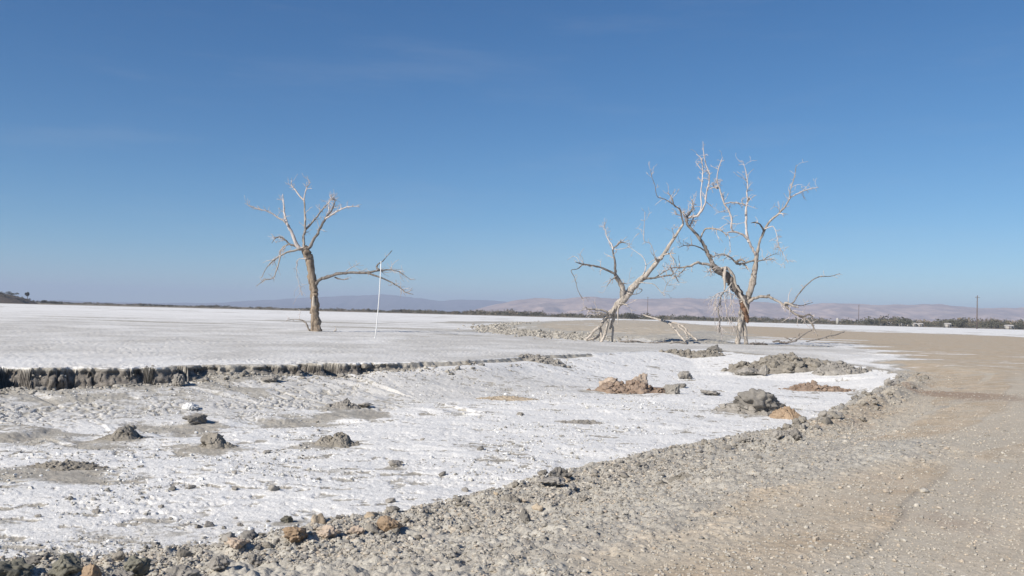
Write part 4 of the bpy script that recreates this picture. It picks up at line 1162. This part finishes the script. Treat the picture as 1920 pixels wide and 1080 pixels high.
# clods singled out in the photo
cl = [
 (1424, 774, 96, 48, M_DARKMUD, 'biggest dark grey clod on the white salt right of centre', 31),
 (1143, 729, 36, 22, M_PINK, 'tan lump on the left of the brown mound', 32),
 (1199, 729, 38, 28, M_PINK, 'tan lump on the right of the brown mound, the taller one', 33),
 (1286, 711, 28, 15, M_GREYMUD, 'lone grey green clod on the salt behind the brown mound', 34),
 (1402, 704, 46, 17, M_GREYMUD, 'rounded grey clod left of the grey heaps at the back', 35),
 (1384, 703, 14, 7, M_DARKMUD, 'tiny dark clod at the left end of the rounded grey clod', 36),
 (1433, 705, 17, 17, M_GREYMUD, 'small upright grey clod beside the rounded grey clod', 37),
 (1263, 738, 32, 20, M_GREYMUD, 'grey clod at the right foot of the brown mound, the nearer one', 38),
 (1275, 727, 24, 9, M_GREYMUD, 'flat grey clod at the right foot of the brown mound, the farther one', 39),
 (1340, 660, 30, 14, M_DARKMUD, 'dark lump at the right end of the low earth bank', 40),
 (369, 793, 42, 17, M_DARKMUD, 'dark grey clod below the white slab in the left of the basin', 41),
 (232, 822, 32, 24, M_DARKMUD, 'dark clod on the top of the left tan grey mound', 42),
 (393, 837, 40, 24, M_HEAP, 'blocky lump forming the top of the small pointed mound', 43),
 (648, 760, 18, 14, M_DARKMUD, 'dark lump on the low mud heap below the bank', 44),
 (683, 763, 32, 8, M_GREYMUD, 'flat clod right of the low mud heap below the bank', 45),
 (740, 874, 30, 12, M_GREYMUD, 'flat grey clod alone on the white salt in the middle foreground', 46),
 (540, 980, 24, 12, M_GREEN, 'olive grey stone on the salt just above the orange rocks', 47),
 (1046, 898, 46, 22, M_DARKMUD, 'dark slate clod where the white salt meets the track shoulder', 48),
 (1040, 908, 56, 14, M_GREYMUD, 'flat grey slab under the dark slate clod', 49),
 (984, 980, 24, 24, M_DARKMUD, 'spiky near black clod on the foreground shoulder', 50),
 (334, 724, 26, 20, M_GREYMUD, 'toppled block fallen from the bank beside a jutting buttress', 51),
 (505, 716, 40, 12, M_GREYMUD, 'flat slumped clod below the middle of the bank', 53),
 (1495, 826, 24, 22, M_DARKMUD, 'dark clod on the ridge edge, the right one of a pair', 54),
 (1458, 822, 24, 16, M_GREYMUD, 'grey clod on the ridge edge, the left one of a pair', 55),
 (1400, 830, 30, 10, M_GREYMUD, 'flat grey clod on the ridge edge left of the pair', 56),
 (1330, 741, 40, 9, M_GREYMUD, 'flat grey clod on the salt left of the biggest dark clod', 57),
 (1525, 722, 12, 10, M_RUSTMUD, 'small dark rust lump on top of the low rust mound', 58),
 (975, 778, 16, 6, M_GREYMUD, 'tiny grey clod alone left of the brown mound', 60),
]
for px, py, w, h, m, lab, sd in cl:
    clod(px, py, w, h, m, lab, seed=sd, cuts=5 if w > 80 else 13)
clod(356, 768, 32, 12, M_WHITELUMP, 'bright white slab lying on cracked mud in the left of the basin', 'slab', 'white_slab', 61)  # white fragment of unknown stuff
# rocks along the bottom-left foreground
rk = [(20, 1078, 110, 46, M_GREEN, 'dark stone in the bottom left corner of the foreground', 71),
      (122, 1066, 78, 40, M_GREEN, 'green grey boulder at the bottom left beside the orange rock', 72),
      (172, 1084, 50, 40, M_ORANGE, 'orange rock at the bottom left beside the green boulder', 73),
      (262, 1070, 62, 40, M_GREEN, 'olive boulder right of the orange rock at the bottom left', 74),
      (335, 1082, 90, 36, M_GREYMUD, 'broad dark grey rock at the bottom, right of the olive boulder', 75),
      (225, 1088, 60, 30, M_GREYMUD, 'grey rock wedged between the orange rock and the olive boulder', 76),
      (445, 1028, 44, 18, M_PINK, 'pinkish rock on the foreground edge, leftmost of the pinkish row', 77),
      (555, 1012, 48, 24, M_ORANGE, 'orange tan rock on the foreground edge, second of the pinkish row', 78),
      (618, 1006, 52, 22, M_PINK, 'pale pinkish rock on the foreground edge, third of the pinkish row', 79),
      (668, 1003, 34, 14, M_PINK, 'small pinkish rock on the foreground edge, fourth of the pinkish row', 80),
      (728, 996, 52, 26, M_ORANGE, 'reddish tan rock on the foreground edge, rightmost of the pinkish row', 81),
      (410, 1062, 60, 30, M_GREYMUD, 'grey rock in the bottom foreground below the leftmost pinkish rock', 82),
      (480, 1050, 50, 26, M_GREYMUD, 'grey lump in the bottom foreground below the orange tan rock', 83),
      (65, 1052, 60, 22, M_DARKMUD, 'dark rock behind the green boulder at bottom left', 84)]
for px, py, w, h, m, lab, sd in rk:
    if py > 1040:
        py, w, h = py + 7, w * .74, h * .74
    clod(px, py, w, h, m, lab, 'rock', 'rock', sd, 0.85)

# clods along the rim: one kind, copied
rng = np.random.default_rng(99)
protos = []
for i in range(10):
    V, Fc = clod_shape(2, 300 + i, 16, .36)
    V = V / (np.ptp(V, axis=0) / 2)
    mats = [M_GREYMUD, M_HEAP, M_GREYMUD, M_HEAP, M_DARKMUD, M_HEAP, M_GREYMUD, M_TANMUD, M_HEAP, M_GREYMUD]
    me = link_mesh('mud_clod', V, Fc, mats[i])
    protos.append(me.data)
    bpy.data.objects.remove(me)
def scatter_clod(x, y, w, lab, grp, i):
    o = bpy.data.objects.new('mud_clod', protos[i])
    COL.objects.link(o)
    h = w * rng.uniform(.5, .85)
    o.scale = (w / 2, w / 2 * rng.uniform(.7, 1.1), h / 2)
    o.rotation_euler = (rng.uniform(-.3, .3), rng.uniform(-.3, .3), rng.uniform(0, 6.28))
    o.location = (x, y, Hs(x, y) + h * 0.22)
    tag(o, lab, 'clod', grp)
for j in range(85):                                             # the stony ridge at the right end of the salt
    s = rng.uniform(4.0, 9.4)
    k = int(s)
    p = RIM[k] + (RIM[k + 1] - RIM[k]) * (s - k)
    x, y = p + rng.normal(0, .38, 2)
    scatter_clod(x, y, abs(rng.normal(.05, .09)) + .07, 'small mud clod on the stony ridge where the salt ends at the right', 'clods along the salt edge ridge', int(rng.integers(0, 10)))
for j in range(120):                                            # the near shoulder
    s = 9.4 + 12.4 * rng.random() ** 1.0
    k = int(s)
    p = RIM[k] + (RIM[k + 1] - RIM[k]) * (s - k)
    x, y = p + rng.normal(0, .22, 2) + np.array([.25, -.35]) * rng.exponential(1.0)
    scatter_clod(x, y, abs(rng.normal(.03, .045)) + .05, 'small mud clod on the crumbly grey shoulder between salt and track', 'clods on the crumbly shoulder', int(rng.integers(0, 10)))
for j in range(48):                                             # loose on the salt
    q = (rng.uniform(60, 1500), rng.uniform(735, 990))
    g = gp(q[0], q[1], FLOOR)
    if inside(RIM_IN, np.array([g[0]]), np.array([g[1]]))[0]:
        scatter_clod(g[0], g[1], abs(rng.normal(.02, .05)) + .05, 'small clod scattered on the white salt crust of the basin', 'clods scattered on the salt', int(rng.choice([0, 2, 4, 6, 9])))
for j in range(60):                                             # at the foot of the bank
    s = rng.uniform(1.5, 15)
    k = int(s)
    p = BANK[k] + (BANK[k + 1] - BANK[k]) * (s - k)
    x, y = p + np.array([rng.normal(0, .2), -rng.uniform(.5, 1.5)])
    scatter_clod(x, y, abs(rng.normal(.06, .09)) + .07, 'small clod fallen at the foot of the eroded bank', 'clods at the foot of the bank', int(rng.choice([0, 1, 2, 5, 6, 9])))

def crumbs(name, pts, size, tint, mat, label, seed, sub=0):
    """thousands of crumbs nobody could count, one mesh"""
    rng = np.random.default_rng(seed)
    n = len(pts)
    shapes = []
    for i in range(12):
        V, Fc = clod_shape(sub, 500 + i + seed, 4, .2)
        shapes.append((V * rng.uniform(.8, 1.15, (len(V), 1)), Fc))
    nv, nf = len(shapes[0][0]), len(shapes[0][1])
    S = np.stack([s[0] for s in shapes])
    pick = rng.integers(0, 12, n)
    a = rng.uniform(0, 6.28, n)
    sc = np.stack([rng.uniform(.75, 1.25, n), rng.uniform(.75, 1.25, n), rng.uniform(.5, .9, n)], -1) * (size / 2)[:, None]
    B = S[pick] * sc[:, None, :]
    ca, sa = np.cos(a)[:, None], np.sin(a)[:, None]
    X = B[:, :, 0] * ca - B[:, :, 1] * sa + pts[:, 0:1]
    Y = B[:, :, 0] * sa + B[:, :, 1] * ca + pts[:, 1:2]
    z = terrain(pts[:, 0], pts[:, 1]) + size * 0.12
    Z = B[:, :, 2] + z[:, None]
    V = np.stack([X, Y, Z], -1).reshape(-1, 3)
    Fc = (shapes[0][1][None] + (np.arange(n) * nv)[:, None, None]).reshape(-1, 3)
    o = link_mesh(name, V, Fc, mat, smooth=False, attrs={'tint': np.repeat(tint, nv)})
    o['kind'] = 'stuff'
    o['label'] = label
    return o
def rim_points(n, s0, s1, spread, out, seed):
    rng = np.random.default_rng(seed)
    s = rng.uniform(s0, s1, n)
    k = s.astype(int)
    Rm = np.array(RIM)
    p = Rm[k] + (Rm[k + 1] - Rm[k]) * (s - k)[:, None]
    tgt = (Rm[np.minimum(k + 1, len(Rm) - 1)] - Rm[k])
    tgt /= np.linalg.norm(tgt, axis=1)[:, None]
    nrm = np.stack([-tgt[:, 1], tgt[:, 0]], -1)                 # outwards, away from the salt
    return p + nrm * (rng.exponential(out, n) + rng.normal(0, spread, n))[:, None]
rng = np.random.default_rng(7)
P = np.r_[rim_points(34000, 8.5, 24.5, .25, 1.1, 1), rim_points(9000, 3.6, 9.0, .35, .5, 2)]
crumbs('rubble', P, np.clip(rng.lognormal(-3.95, .5, len(P)), .009, .10), rng.random(len(P)) ** 1.1, M_CRUMB, 'crumbly grey rubble of the shoulder between salt and track', 4)
n = 42000
r = 4.8 + 24 * rng.random(n) ** 1.5
a = np.radians(rng.uniform(-2, 34, n))
P = np.c_[r * np.sin(a), r * np.cos(a)]
P = P[~inside(BASIN, P[:, 0], P[:, 1])]
crumbs('gravel', P, np.clip(rng.lognormal(-4.35, .5, len(P)), .006, .07), .82 * rng.random(len(P)) ** .8, M_CRUMB, 'loose pebbles and grit on the tan dirt track', 5)
seg_ = np.array(RIDGE[9:] + RIDGE[:2])
n = 4200
kk = rng.integers(0, len(seg_) - 1, n)
P = seg_[kk] + (seg_[kk + 1] - seg_[kk]) * rng.random((n, 1)) + rng.normal(0, 1, (n, 2)) * np.array([1.2, 3.2])
crumbs('ridge_rubble', P, np.clip(rng.lognormal(-2.0, .55, n), .06, .5), .55 * rng.random(n), M_CRUMB, 'grey broken mud along the foot of the low ridge behind the leaning tree', 8, 1)
Bk = np.array(BANK)
n = 9000
q_ = rng.uniform(1.5, 18, n)
kk = q_.astype(int)
P = Bk[kk] + (Bk[kk + 1] - Bk[kk]) * (q_ - kk)[:, None] + np.c_[rng.normal(0, .15, n), -.15 - rng.exponential(.75, n)]
P = P[terrain(P[:, 0], P[:, 1]) < -.2]
P = P[rng.random(len(P)) < .6]
n = len(P)
crumbs('bank_rubble', P, np.clip(rng.lognormal(-3.2, .6, n), .02, .20), .65 * rng.random(n), M_CRUMB, 'crumbs fallen along the foot of the eroded bank', 9)
n = 42000
r = 7 + 24 * rng.random(n) ** 1.3
a = np.radians(rng.uniform(-36, 26, n))
P = np.c_[r * np.sin(a), r * np.cos(a)]
P = P[inside(BASIN, P[:, 0], P[:, 1])]
cl_ = fbm(P[:, 0] * .8, P[:, 1] * .8, 3, 12)
P = P[rng.random(len(P)) < sstep(.44, .68, cl_)]
crumbs('salt_crumbs', P, np.clip(rng.lognormal(-3.7, .5, len(P)), .012, .11), np.where(rng.random(len(P)) < .6, .45 * rng.random(len(P)), .4 + .6 * rng.random(len(P))), M_SALTCRUMB, 'loose crumbs of salt and mud strewn over the basin', 6)

# ------------------------------------------------------------------ far shore
def mountains(name, prof, Y, depth, mat, label, seed):
    px = np.linspace(prof[0][0], prof[-1][0], 420)
    top = np.interp(px, [p[0] for p in prof], [p[1] for p in prof])
    top = top - 3.2 * (fbm(px / 34.0, px * 0 + seed, 4, seed + 2, 0.6) - 0.5)
    Hh = np.array([at(a, b, Y)[2] for a, b in zip(px, top)])
    Xs = np.array([at(a, 560, Y)[0] for a in px])
    v = np.linspace(-1, 1.0, 70)
    VX, VV = np.meshgrid(np.arange(420), v)
    X = Xs[VX]
    Yy = Y + VV * depth
    env = np.where(VV < 0, 1 - np.abs(VV) ** 0.8, 1 - np.abs(VV) ** 2)
    spur = 1 - np.abs(2 * fbm(X / 420.0, Yy / 1400.0, 4, seed) - 1)
    gul = 1 - np.abs(2 * fbm(X / 130.0, Yy / 700.0, 4, seed + 5) - 1)
    side = np.sin(np.clip(np.abs(VV), 0, 1) * math.pi)
    Z = Hh[VX] * (env - side * (0.62 * (1 - spur) + 0.34 * (1 - gul)))
    Z = Z + Hh[VX] * 0.05 * (fbm(X / 60.0, Yy / 60.0, 3, seed + 9) - 0.5)
    Z = np.where(np.abs(VV) > 0.97, -1.5, np.maximum(Z, -1.0))
    Vv = np.c_[X.ravel(), Yy.ravel(), Z.ravel()]
    idx = np.arange(70 * 420).reshape(70, 420)
    q = np.stack([idx[:-1, :-1], idx[:-1, 1:], idx[1:, 1:], idx[1:, :-1]], -1).reshape(-1, 4)
    o = link_mesh(name, Vv, q, mat)
    o['kind'] = 'structure'
    o['label'] = label
M_MTN = earth_material('desert_mountain', (0.30, 0.225, 0.195), (0.52, 0.39, 0.32), (0.19, 0.155, 0.145), 0.0022, 3.0)
M_MTN2 = earth_material('far_mountain', (0.13, 0.11, 0.115), (0.17, 0.145, 0.15), (0.11, 0.095, 0.1), 0.002, 3.0)
mountains('near_mountains', [(860, 590), (900, 578), (930, 571), (960, 563), (1000, 559), (1050, 560), (1085, 556.5), (1110, 555.5), (1150, 559.5), (1200, 560.5), (1260, 558.5), (1320, 559),
          (1380, 562), (1420, 565), (1480, 571), (1515, 571), (1545, 568), (1600, 568.5), (1655, 571.5), (1680, 570), (1720, 571.5), (1745, 569.5), (1790, 573), (1840, 577), (1900, 577), (1960, 575), (2100, 570), (2300, 578), (2500, 590)],
          5200, 1300, M_MTN, 'pinkish bare mountain range along the right horizon', 41)
mountains('far_mountains', [(-400, 560), (0, 560), (180, 566), (300, 569), (420, 567), (480, 562.5), (530, 560), (590, 556.5), (640, 555), (690, 553), (715, 551), (745, 553), (780, 559), (830, 564), (860, 561.5),
          (900, 561.5), (940, 564), (1000, 570), (1100, 585)], 9000, 1500, M_MTN2, 'low blue mountain range on the left and middle horizon', 42)

def leaf_blob(rng, cx, cy, z0, w, h, n, leaf):
    """a bush as many small leaf faces spread unevenly through its volume"""
    lob = rng.integers(4, 8)
    c = np.c_[rng.normal(0, .28, lob) * w, rng.normal(0, .28, lob) * w, h * rng.uniform(.3, .7, lob)]
    k = rng.integers(0, lob, n)
    u = rng.normal(0, 1, (n, 3))
    u /= np.linalg.norm(u, axis=1)[:, None]
    p = c[k] + u * (rng.random((n, 1)) ** .4) * np.array([w * .26, w * .26, h * .34])
    p[:, 2] = np.clip(p[:, 2], 0.03 * h, None)
    p += np.array([cx, cy, z0])
    e1 = rng.normal(0, 1, (n, 3)) * leaf
    e2 = rng.normal(0, 1, (n, 3)) * leaf
    V = np.stack([p - e1, p + e1 * .6 + e2, p + e1 - e2 * .4], 1).reshape(-1, 3)
    return V
M_LEAF = tint_material('desert_scrub', [(0.0, (0.075, 0.07, 0.05)), (1.0, (0.21, 0.165, 0.115)), (0.5, (0.115, 0.11, 0.075))], .3)
rng = np.random.default_rng(17)
Vs, Ts = [], []
for i in range(1500):
    az = rng.uniform(-36, 36)
    px = 960 + F * math.tan(R(az))
    Y = rng.uniform(640, 1050) + (40 if az < -10 else 0)
    hmax = np.interp(px, [0, 180, 480, 700, 930, 1060, 1340, 1500, 1640, 1800, 1920], [2.4, 2.4, 2.2, 3.0, 4.0, 5.0, 5.2, 4.6, 6.4, 7.2, 6.6])
    h = hmax * rng.uniform(.25, 1.05) * (0.55 + 0.9 * float(fbm(np.array([px / 45.0]), np.array([2.0]), 3, 63)[0]))
    v = leaf_blob(rng, Y * math.tan(R(az)), Y, 0, h * rng.uniform(1.4, 3.4), h, 90, h * .09)
    Vs.append(v)
    Ts.append(np.full(len(v), rng.random()))
V = np.concatenate(Vs)
o = link_mesh('scrubland', V, np.arange(len(V)).reshape(-1, 3), M_LEAF, smooth=False, attrs={'tint': np.concatenate(Ts)})
o['kind'] = 'stuff'
o['label'] = 'distant belt of dry scrub along the far shore of the salt flat'

def shrub(px, Y, w, h, label, group=None, tint=.4, name='shrub', n=700, seed=1, lift=0.0):
    rng = np.random.default_rng(seed)
    b = at(px, 560, Y)
    root = empty(name, (b[0], Y, lift), label, 'shrub' if name == 'shrub' else 'tree', group)
    v = leaf_blob(rng, 0, 0, h * (.0 if name == 'shrub' else .42), w, h * (1 if name == 'shrub' else .6), n, h * .05)
    link_mesh('crown', v, np.arange(len(v)).reshape(-1, 3), M_LEAF, root, False, {'tint': np.full(len(v), tint)})
    P = np.array([[0, 0, -.2 - lift * .1], [h * .03, 0, h * .3], [0, h * .02, h * .62]])
    vv, q, t = tube(P, np.array([.045, .035, .015]) * h, 7, rng, .1)
    link_mesh('trunk', vv, [q, t], M_DARKWOOD, root)
    return root
for i, px in enumerate([1640, 1664, 1700, 1738, 1775, 1798, 1812, 1850, 1866, 1885, 1905]):
    shrub(px, 610 + (i * 37) % 60, 10 + (i * 5) % 8, 5.4 + (i % 3) * .9, 'rounded dry shrub in the scrub belt near the right edge, beyond the white strip', 'shrubs near the utility pole', .3 + .6 * ((i * 3) % 5) / 5, seed=60 + i)
shrub(1188, 560, 17, 4.6, 'dark rounded shrub mass directly behind the leaning pale dead tree', None, .0, seed=90, n=1400)

def low_hill():
    Y = 560
    b = at(0, 560, Y)
    na, nr = 90, 26
    A, T = np.meshgrid(np.linspace(0, 2 * math.pi, na, endpoint=False), np.linspace(0, 1, nr)[1:])
    X, Yy = np.cos(A) * T * 46, np.sin(A) * T * 36
    X, Yy, TT = np.r_[0, X.ravel()], np.r_[0, Yy.ravel()], np.r_[0, T.ravel()]
    z = 7.2 * np.clip(1 - TT ** 2.6, 0, 1) * (0.75 + .5 * fbm(X / 14, Yy / 14, 4, 5)) + (fbm(X / 3, Yy / 3, 3, 6) - .5) * .8 * (1 - TT) - TT ** 6 * .6
    idx = 1 + np.arange((nr - 1) * na).reshape(nr - 1, na)
    nx = np.roll(idx, -1, 1)
    q = np.stack([idx[:-1], idx[1:], nx[1:], nx[:-1]], -1).reshape(-1, 4)
    tr = np.stack([np.zeros(na, int), idx[0], nx[0]], -1)
    o = link_mesh('hill', np.c_[X, Yy, z], [q, tr], M_HILL)
    cx = at(-62, 560, Y + 40)[0]
    o.location = (cx + 0, Y + 40, 0)
    o['kind'] = 'structure'
    o['label'] = 'low dark hill at the left end of the far shore'
M_HILL = earth_material('scrubby_hill', (0.095, 0.08, 0.064), (0.15, 0.12, 0.095), (0.07, 0.066, 0.048), 0.2, .3)
low_hill()
def hill_scrub():
    rng = np.random.default_rng(44)
    cx = at(-62, 560, 600)[0]
    Vs, Ts = [], []
    for _ in range(170):
        a, t = rng.uniform(0, 6.28), rng.random() ** .5 * .97
        z = 6.6 * max(0, 1 - t ** 2.6)
        h = rng.uniform(.5, 1.5)
        v = leaf_blob(rng, cx + math.cos(a) * t * 46, 600 + math.sin(a) * t * 36, z - .3, h * rng.uniform(2, 4), h, 60, h * .13)
        Vs.append(v)
        Ts.append(np.full(len(v), rng.random() * .8))
    V = np.concatenate(Vs)
    o = link_mesh('hill_scrub', V, np.arange(len(V)).reshape(-1, 3), M_LEAF, smooth=False, attrs={'tint': np.concatenate(Ts)})
    o['kind'] = 'stuff'
    o['label'] = 'low dry brush covering the dark hill on the far shore'
hill_scrub()
shrub(51, 585, 2.4, 4.6, 'lone little round topped tree standing on the right slope of the low hill', None, .1, 'tree', 420, 91, 3.0)
shrub(28, 590, 5.4, 2.2, 'dark shrub on top of the low hill beside the lone tree', None, .1, seed=92, lift=5.2)
shrub(8, 590, 6.5, 2.4, 'dark shrub on top of the low hill at the left edge', None, .15, seed=93, lift=5.6)
for i, px in enumerate([82, 96, 108]):
    shrub(px, 600, 6, 2.8 - i * .2, 'low dark shrub on the shore right of the low hill', 'shrubs right of the low hill', .2, seed=94 + i)

def box(cx, cy, cz, sx, sy, sz):
    V = np.array([[x, y, z] for x in (-.5, .5) for y in (-.5, .5) for z in (-.5, .5)]) * [sx, sy, sz] + [cx, cy, cz]
    Q = np.array([[0, 1, 3, 2], [4, 6, 7, 5], [0, 4, 5, 1], [2, 3, 7, 6], [0, 2, 6, 4], [1, 5, 7, 3]])
    return V, Q, np.zeros((0, 3), int)

def utility_pole(px, top, Y, dia, label, arm=2.4):
    b = at(px, 590, Y)
    h = at(px, top, Y)[2]
    root = empty('utility_pole', (b[0], Y, 0), label, 'utility pole')
    rng = np.random.default_rng(3)
    v, q, t = tube(np.array([[0, 0, -.4], [0, 0, h * .5], [0.05, 0, h]]), np.array([.5, .45, .36]) * dia, 10, rng, 0.03)
    link_mesh('post', v, [q, t], M_POST, root)
    v, q, t = box(0, -dia * .5, h - 1.0, arm, .16, .2)
    link_mesh('crossarm', v, q, M_POST, root)
    for s in (-1, 0.35, 1):
        v, q, t = tube(np.array([[s * arm * .45, -dia * .5, h - .92], [s * arm * .45, -dia * .5, h - .55]]), np.array([.07, .05]), 8, rng, 0)
        link_mesh('insulator', v, [q, t], M_WHITE, root)
M_POST = plain_material('creosoted_post', (0.13, 0.10, 0.085), .9, .2)
utility_pole(1832, 554, 480, .62, 'tall dark wooden utility pole at the right edge beyond the white strip', 2.6)
utility_pole(1610, 572, 900, .6, 'faint distant utility pole in front of the mountains right of the tallest tree', 2.6)
utility_pole(1214, 556, 760, .42, 'thin distant pole seen between the two crossing dead trees', 2.0)

M_WALL = plain_material('white_painted_wall', (0.38, 0.365, 0.335), .7, .06, .8)
M_ROOF = plain_material('pale_metal_roof', (0.55, 0.52, 0.49), .6, .1, .8)
M_DOOR = plain_material('dull_door', (0.22, 0.19, 0.17), .7)
M_GLASS = plain_material('dark_window', (0.05, 0.06, 0.07), .2)
def cabin(px, Y, w, h, lab, grp):
    b = at(px, 590, Y)
    root = empty('cabin', (b[0], Y, 0), lab, 'cabin', grp)
    dp = 4.0
    v, q, t = box(0, 0, h / 2 - .1, w, dp, h + .2)
    link_mesh('wall', v, q, M_WALL, root)
    rv = np.array([[-w / 2 - .2, -dp / 2 - .3, h + .002], [w / 2 + .2, -dp / 2 - .3, h + .002], [w / 2 + .2, dp / 2 + .3, h + .002], [-w / 2 - .2, dp / 2 + .3, h + .002],
                   [-w / 2 - .2, 0, h + .7], [w / 2 + .2, 0, h + .7]])
    link_mesh('roof', rv, [np.array([[0, 1, 5, 4], [2, 3, 4, 5], [3, 2, 1, 0]]), np.array([[0, 4, 3], [1, 2, 5]])], M_ROOF, root, False)
    v, q, t = box(-w * .18, -dp / 2 - .02, 1.0, .85, .1, 2.0)
    link_mesh('door', v, q, M_DOOR, root)
    v, q, t = box(w * .22, -dp / 2 - .02, 1.45, 1.0, .08, .8)
    link_mesh('window', v, q, M_GLASS, root)
for i, (px, w, h) in enumerate([(1655, 2.4, 1.9), (1668, 3.0, 2.0), (1688, 3.8, 2.6), (1703, 2.8, 2.0), (1714, 2.8, 2.0), (1725, 3.4, 1.9)]):
    cabin(px, 655 + i % 3, w, h, 'small white cabin in the row before the scrub right of the distant pole', 'row of white cabins')
cabin(1777, 590, 3.0, 2.4, 'lone white cabin in the scrub left of the tall utility pole', None)
cabin(1892, 570, 4.2, 2.2, 'white cabin at the scrub edge right of the tall utility pole', None)
def water_tank():
    b = at(1570.5, 590, 610)
    root = empty('water_tank', (b[0], 610, 0), 'white upright tank on the far shore right of the tallest dead tree', 'tank')
    rng = np.random.default_rng(4)
    v, q, t = tube(np.array([[0, 0, -.1], [0, 0, 2.2], [0, 0, 4.2]]), np.array([.95, .95, .95]), 20, rng, 0)
    link_mesh('drum', v, [q, t], M_WALL, root)
    v, q, t = tube(np.array([[0, 0, 4.203], [0, 0, 4.5], [0, 0, 4.7]]), np.array([1.02, .6, .15]), 20, rng, 0)
    link_mesh('lid', v, [q, t], M_ROOF, root)
water_tank()

# ------------------------------------------------------------------ desert air
def haze():
    v, q, t = box(0, 0, 0, 2, 2, 2)
    v = v * np.array([12500, 12500, 1]) 
    v[:, 2] = np.where(v[:, 2] > 0, 215.0, -2.8)
    m = bpy.data.materials.new('desert_air')
    m.use_nodes = True
    nt = m.node_tree
    nt.nodes.remove(nt.nodes['Principled BSDF'])
    pv = nt.nodes.new('ShaderNodeVolumePrincipled')
    pv.inputs['Color'].default_value = (0.68, 0.79, 1.0, 1)
    pv.inputs['Density'].default_value = 1 / 5600.0
    pv.inputs['Anisotropy'].default_value = 0.0
    nt.links.new(pv.outputs[0], nt.nodes['Material Output'].inputs['Volume'])
    o = link_mesh('haze', v, q, m, None, False)
    o['kind'] = 'stuff'
    o['label'] = 'thin blue desert haze'
haze()
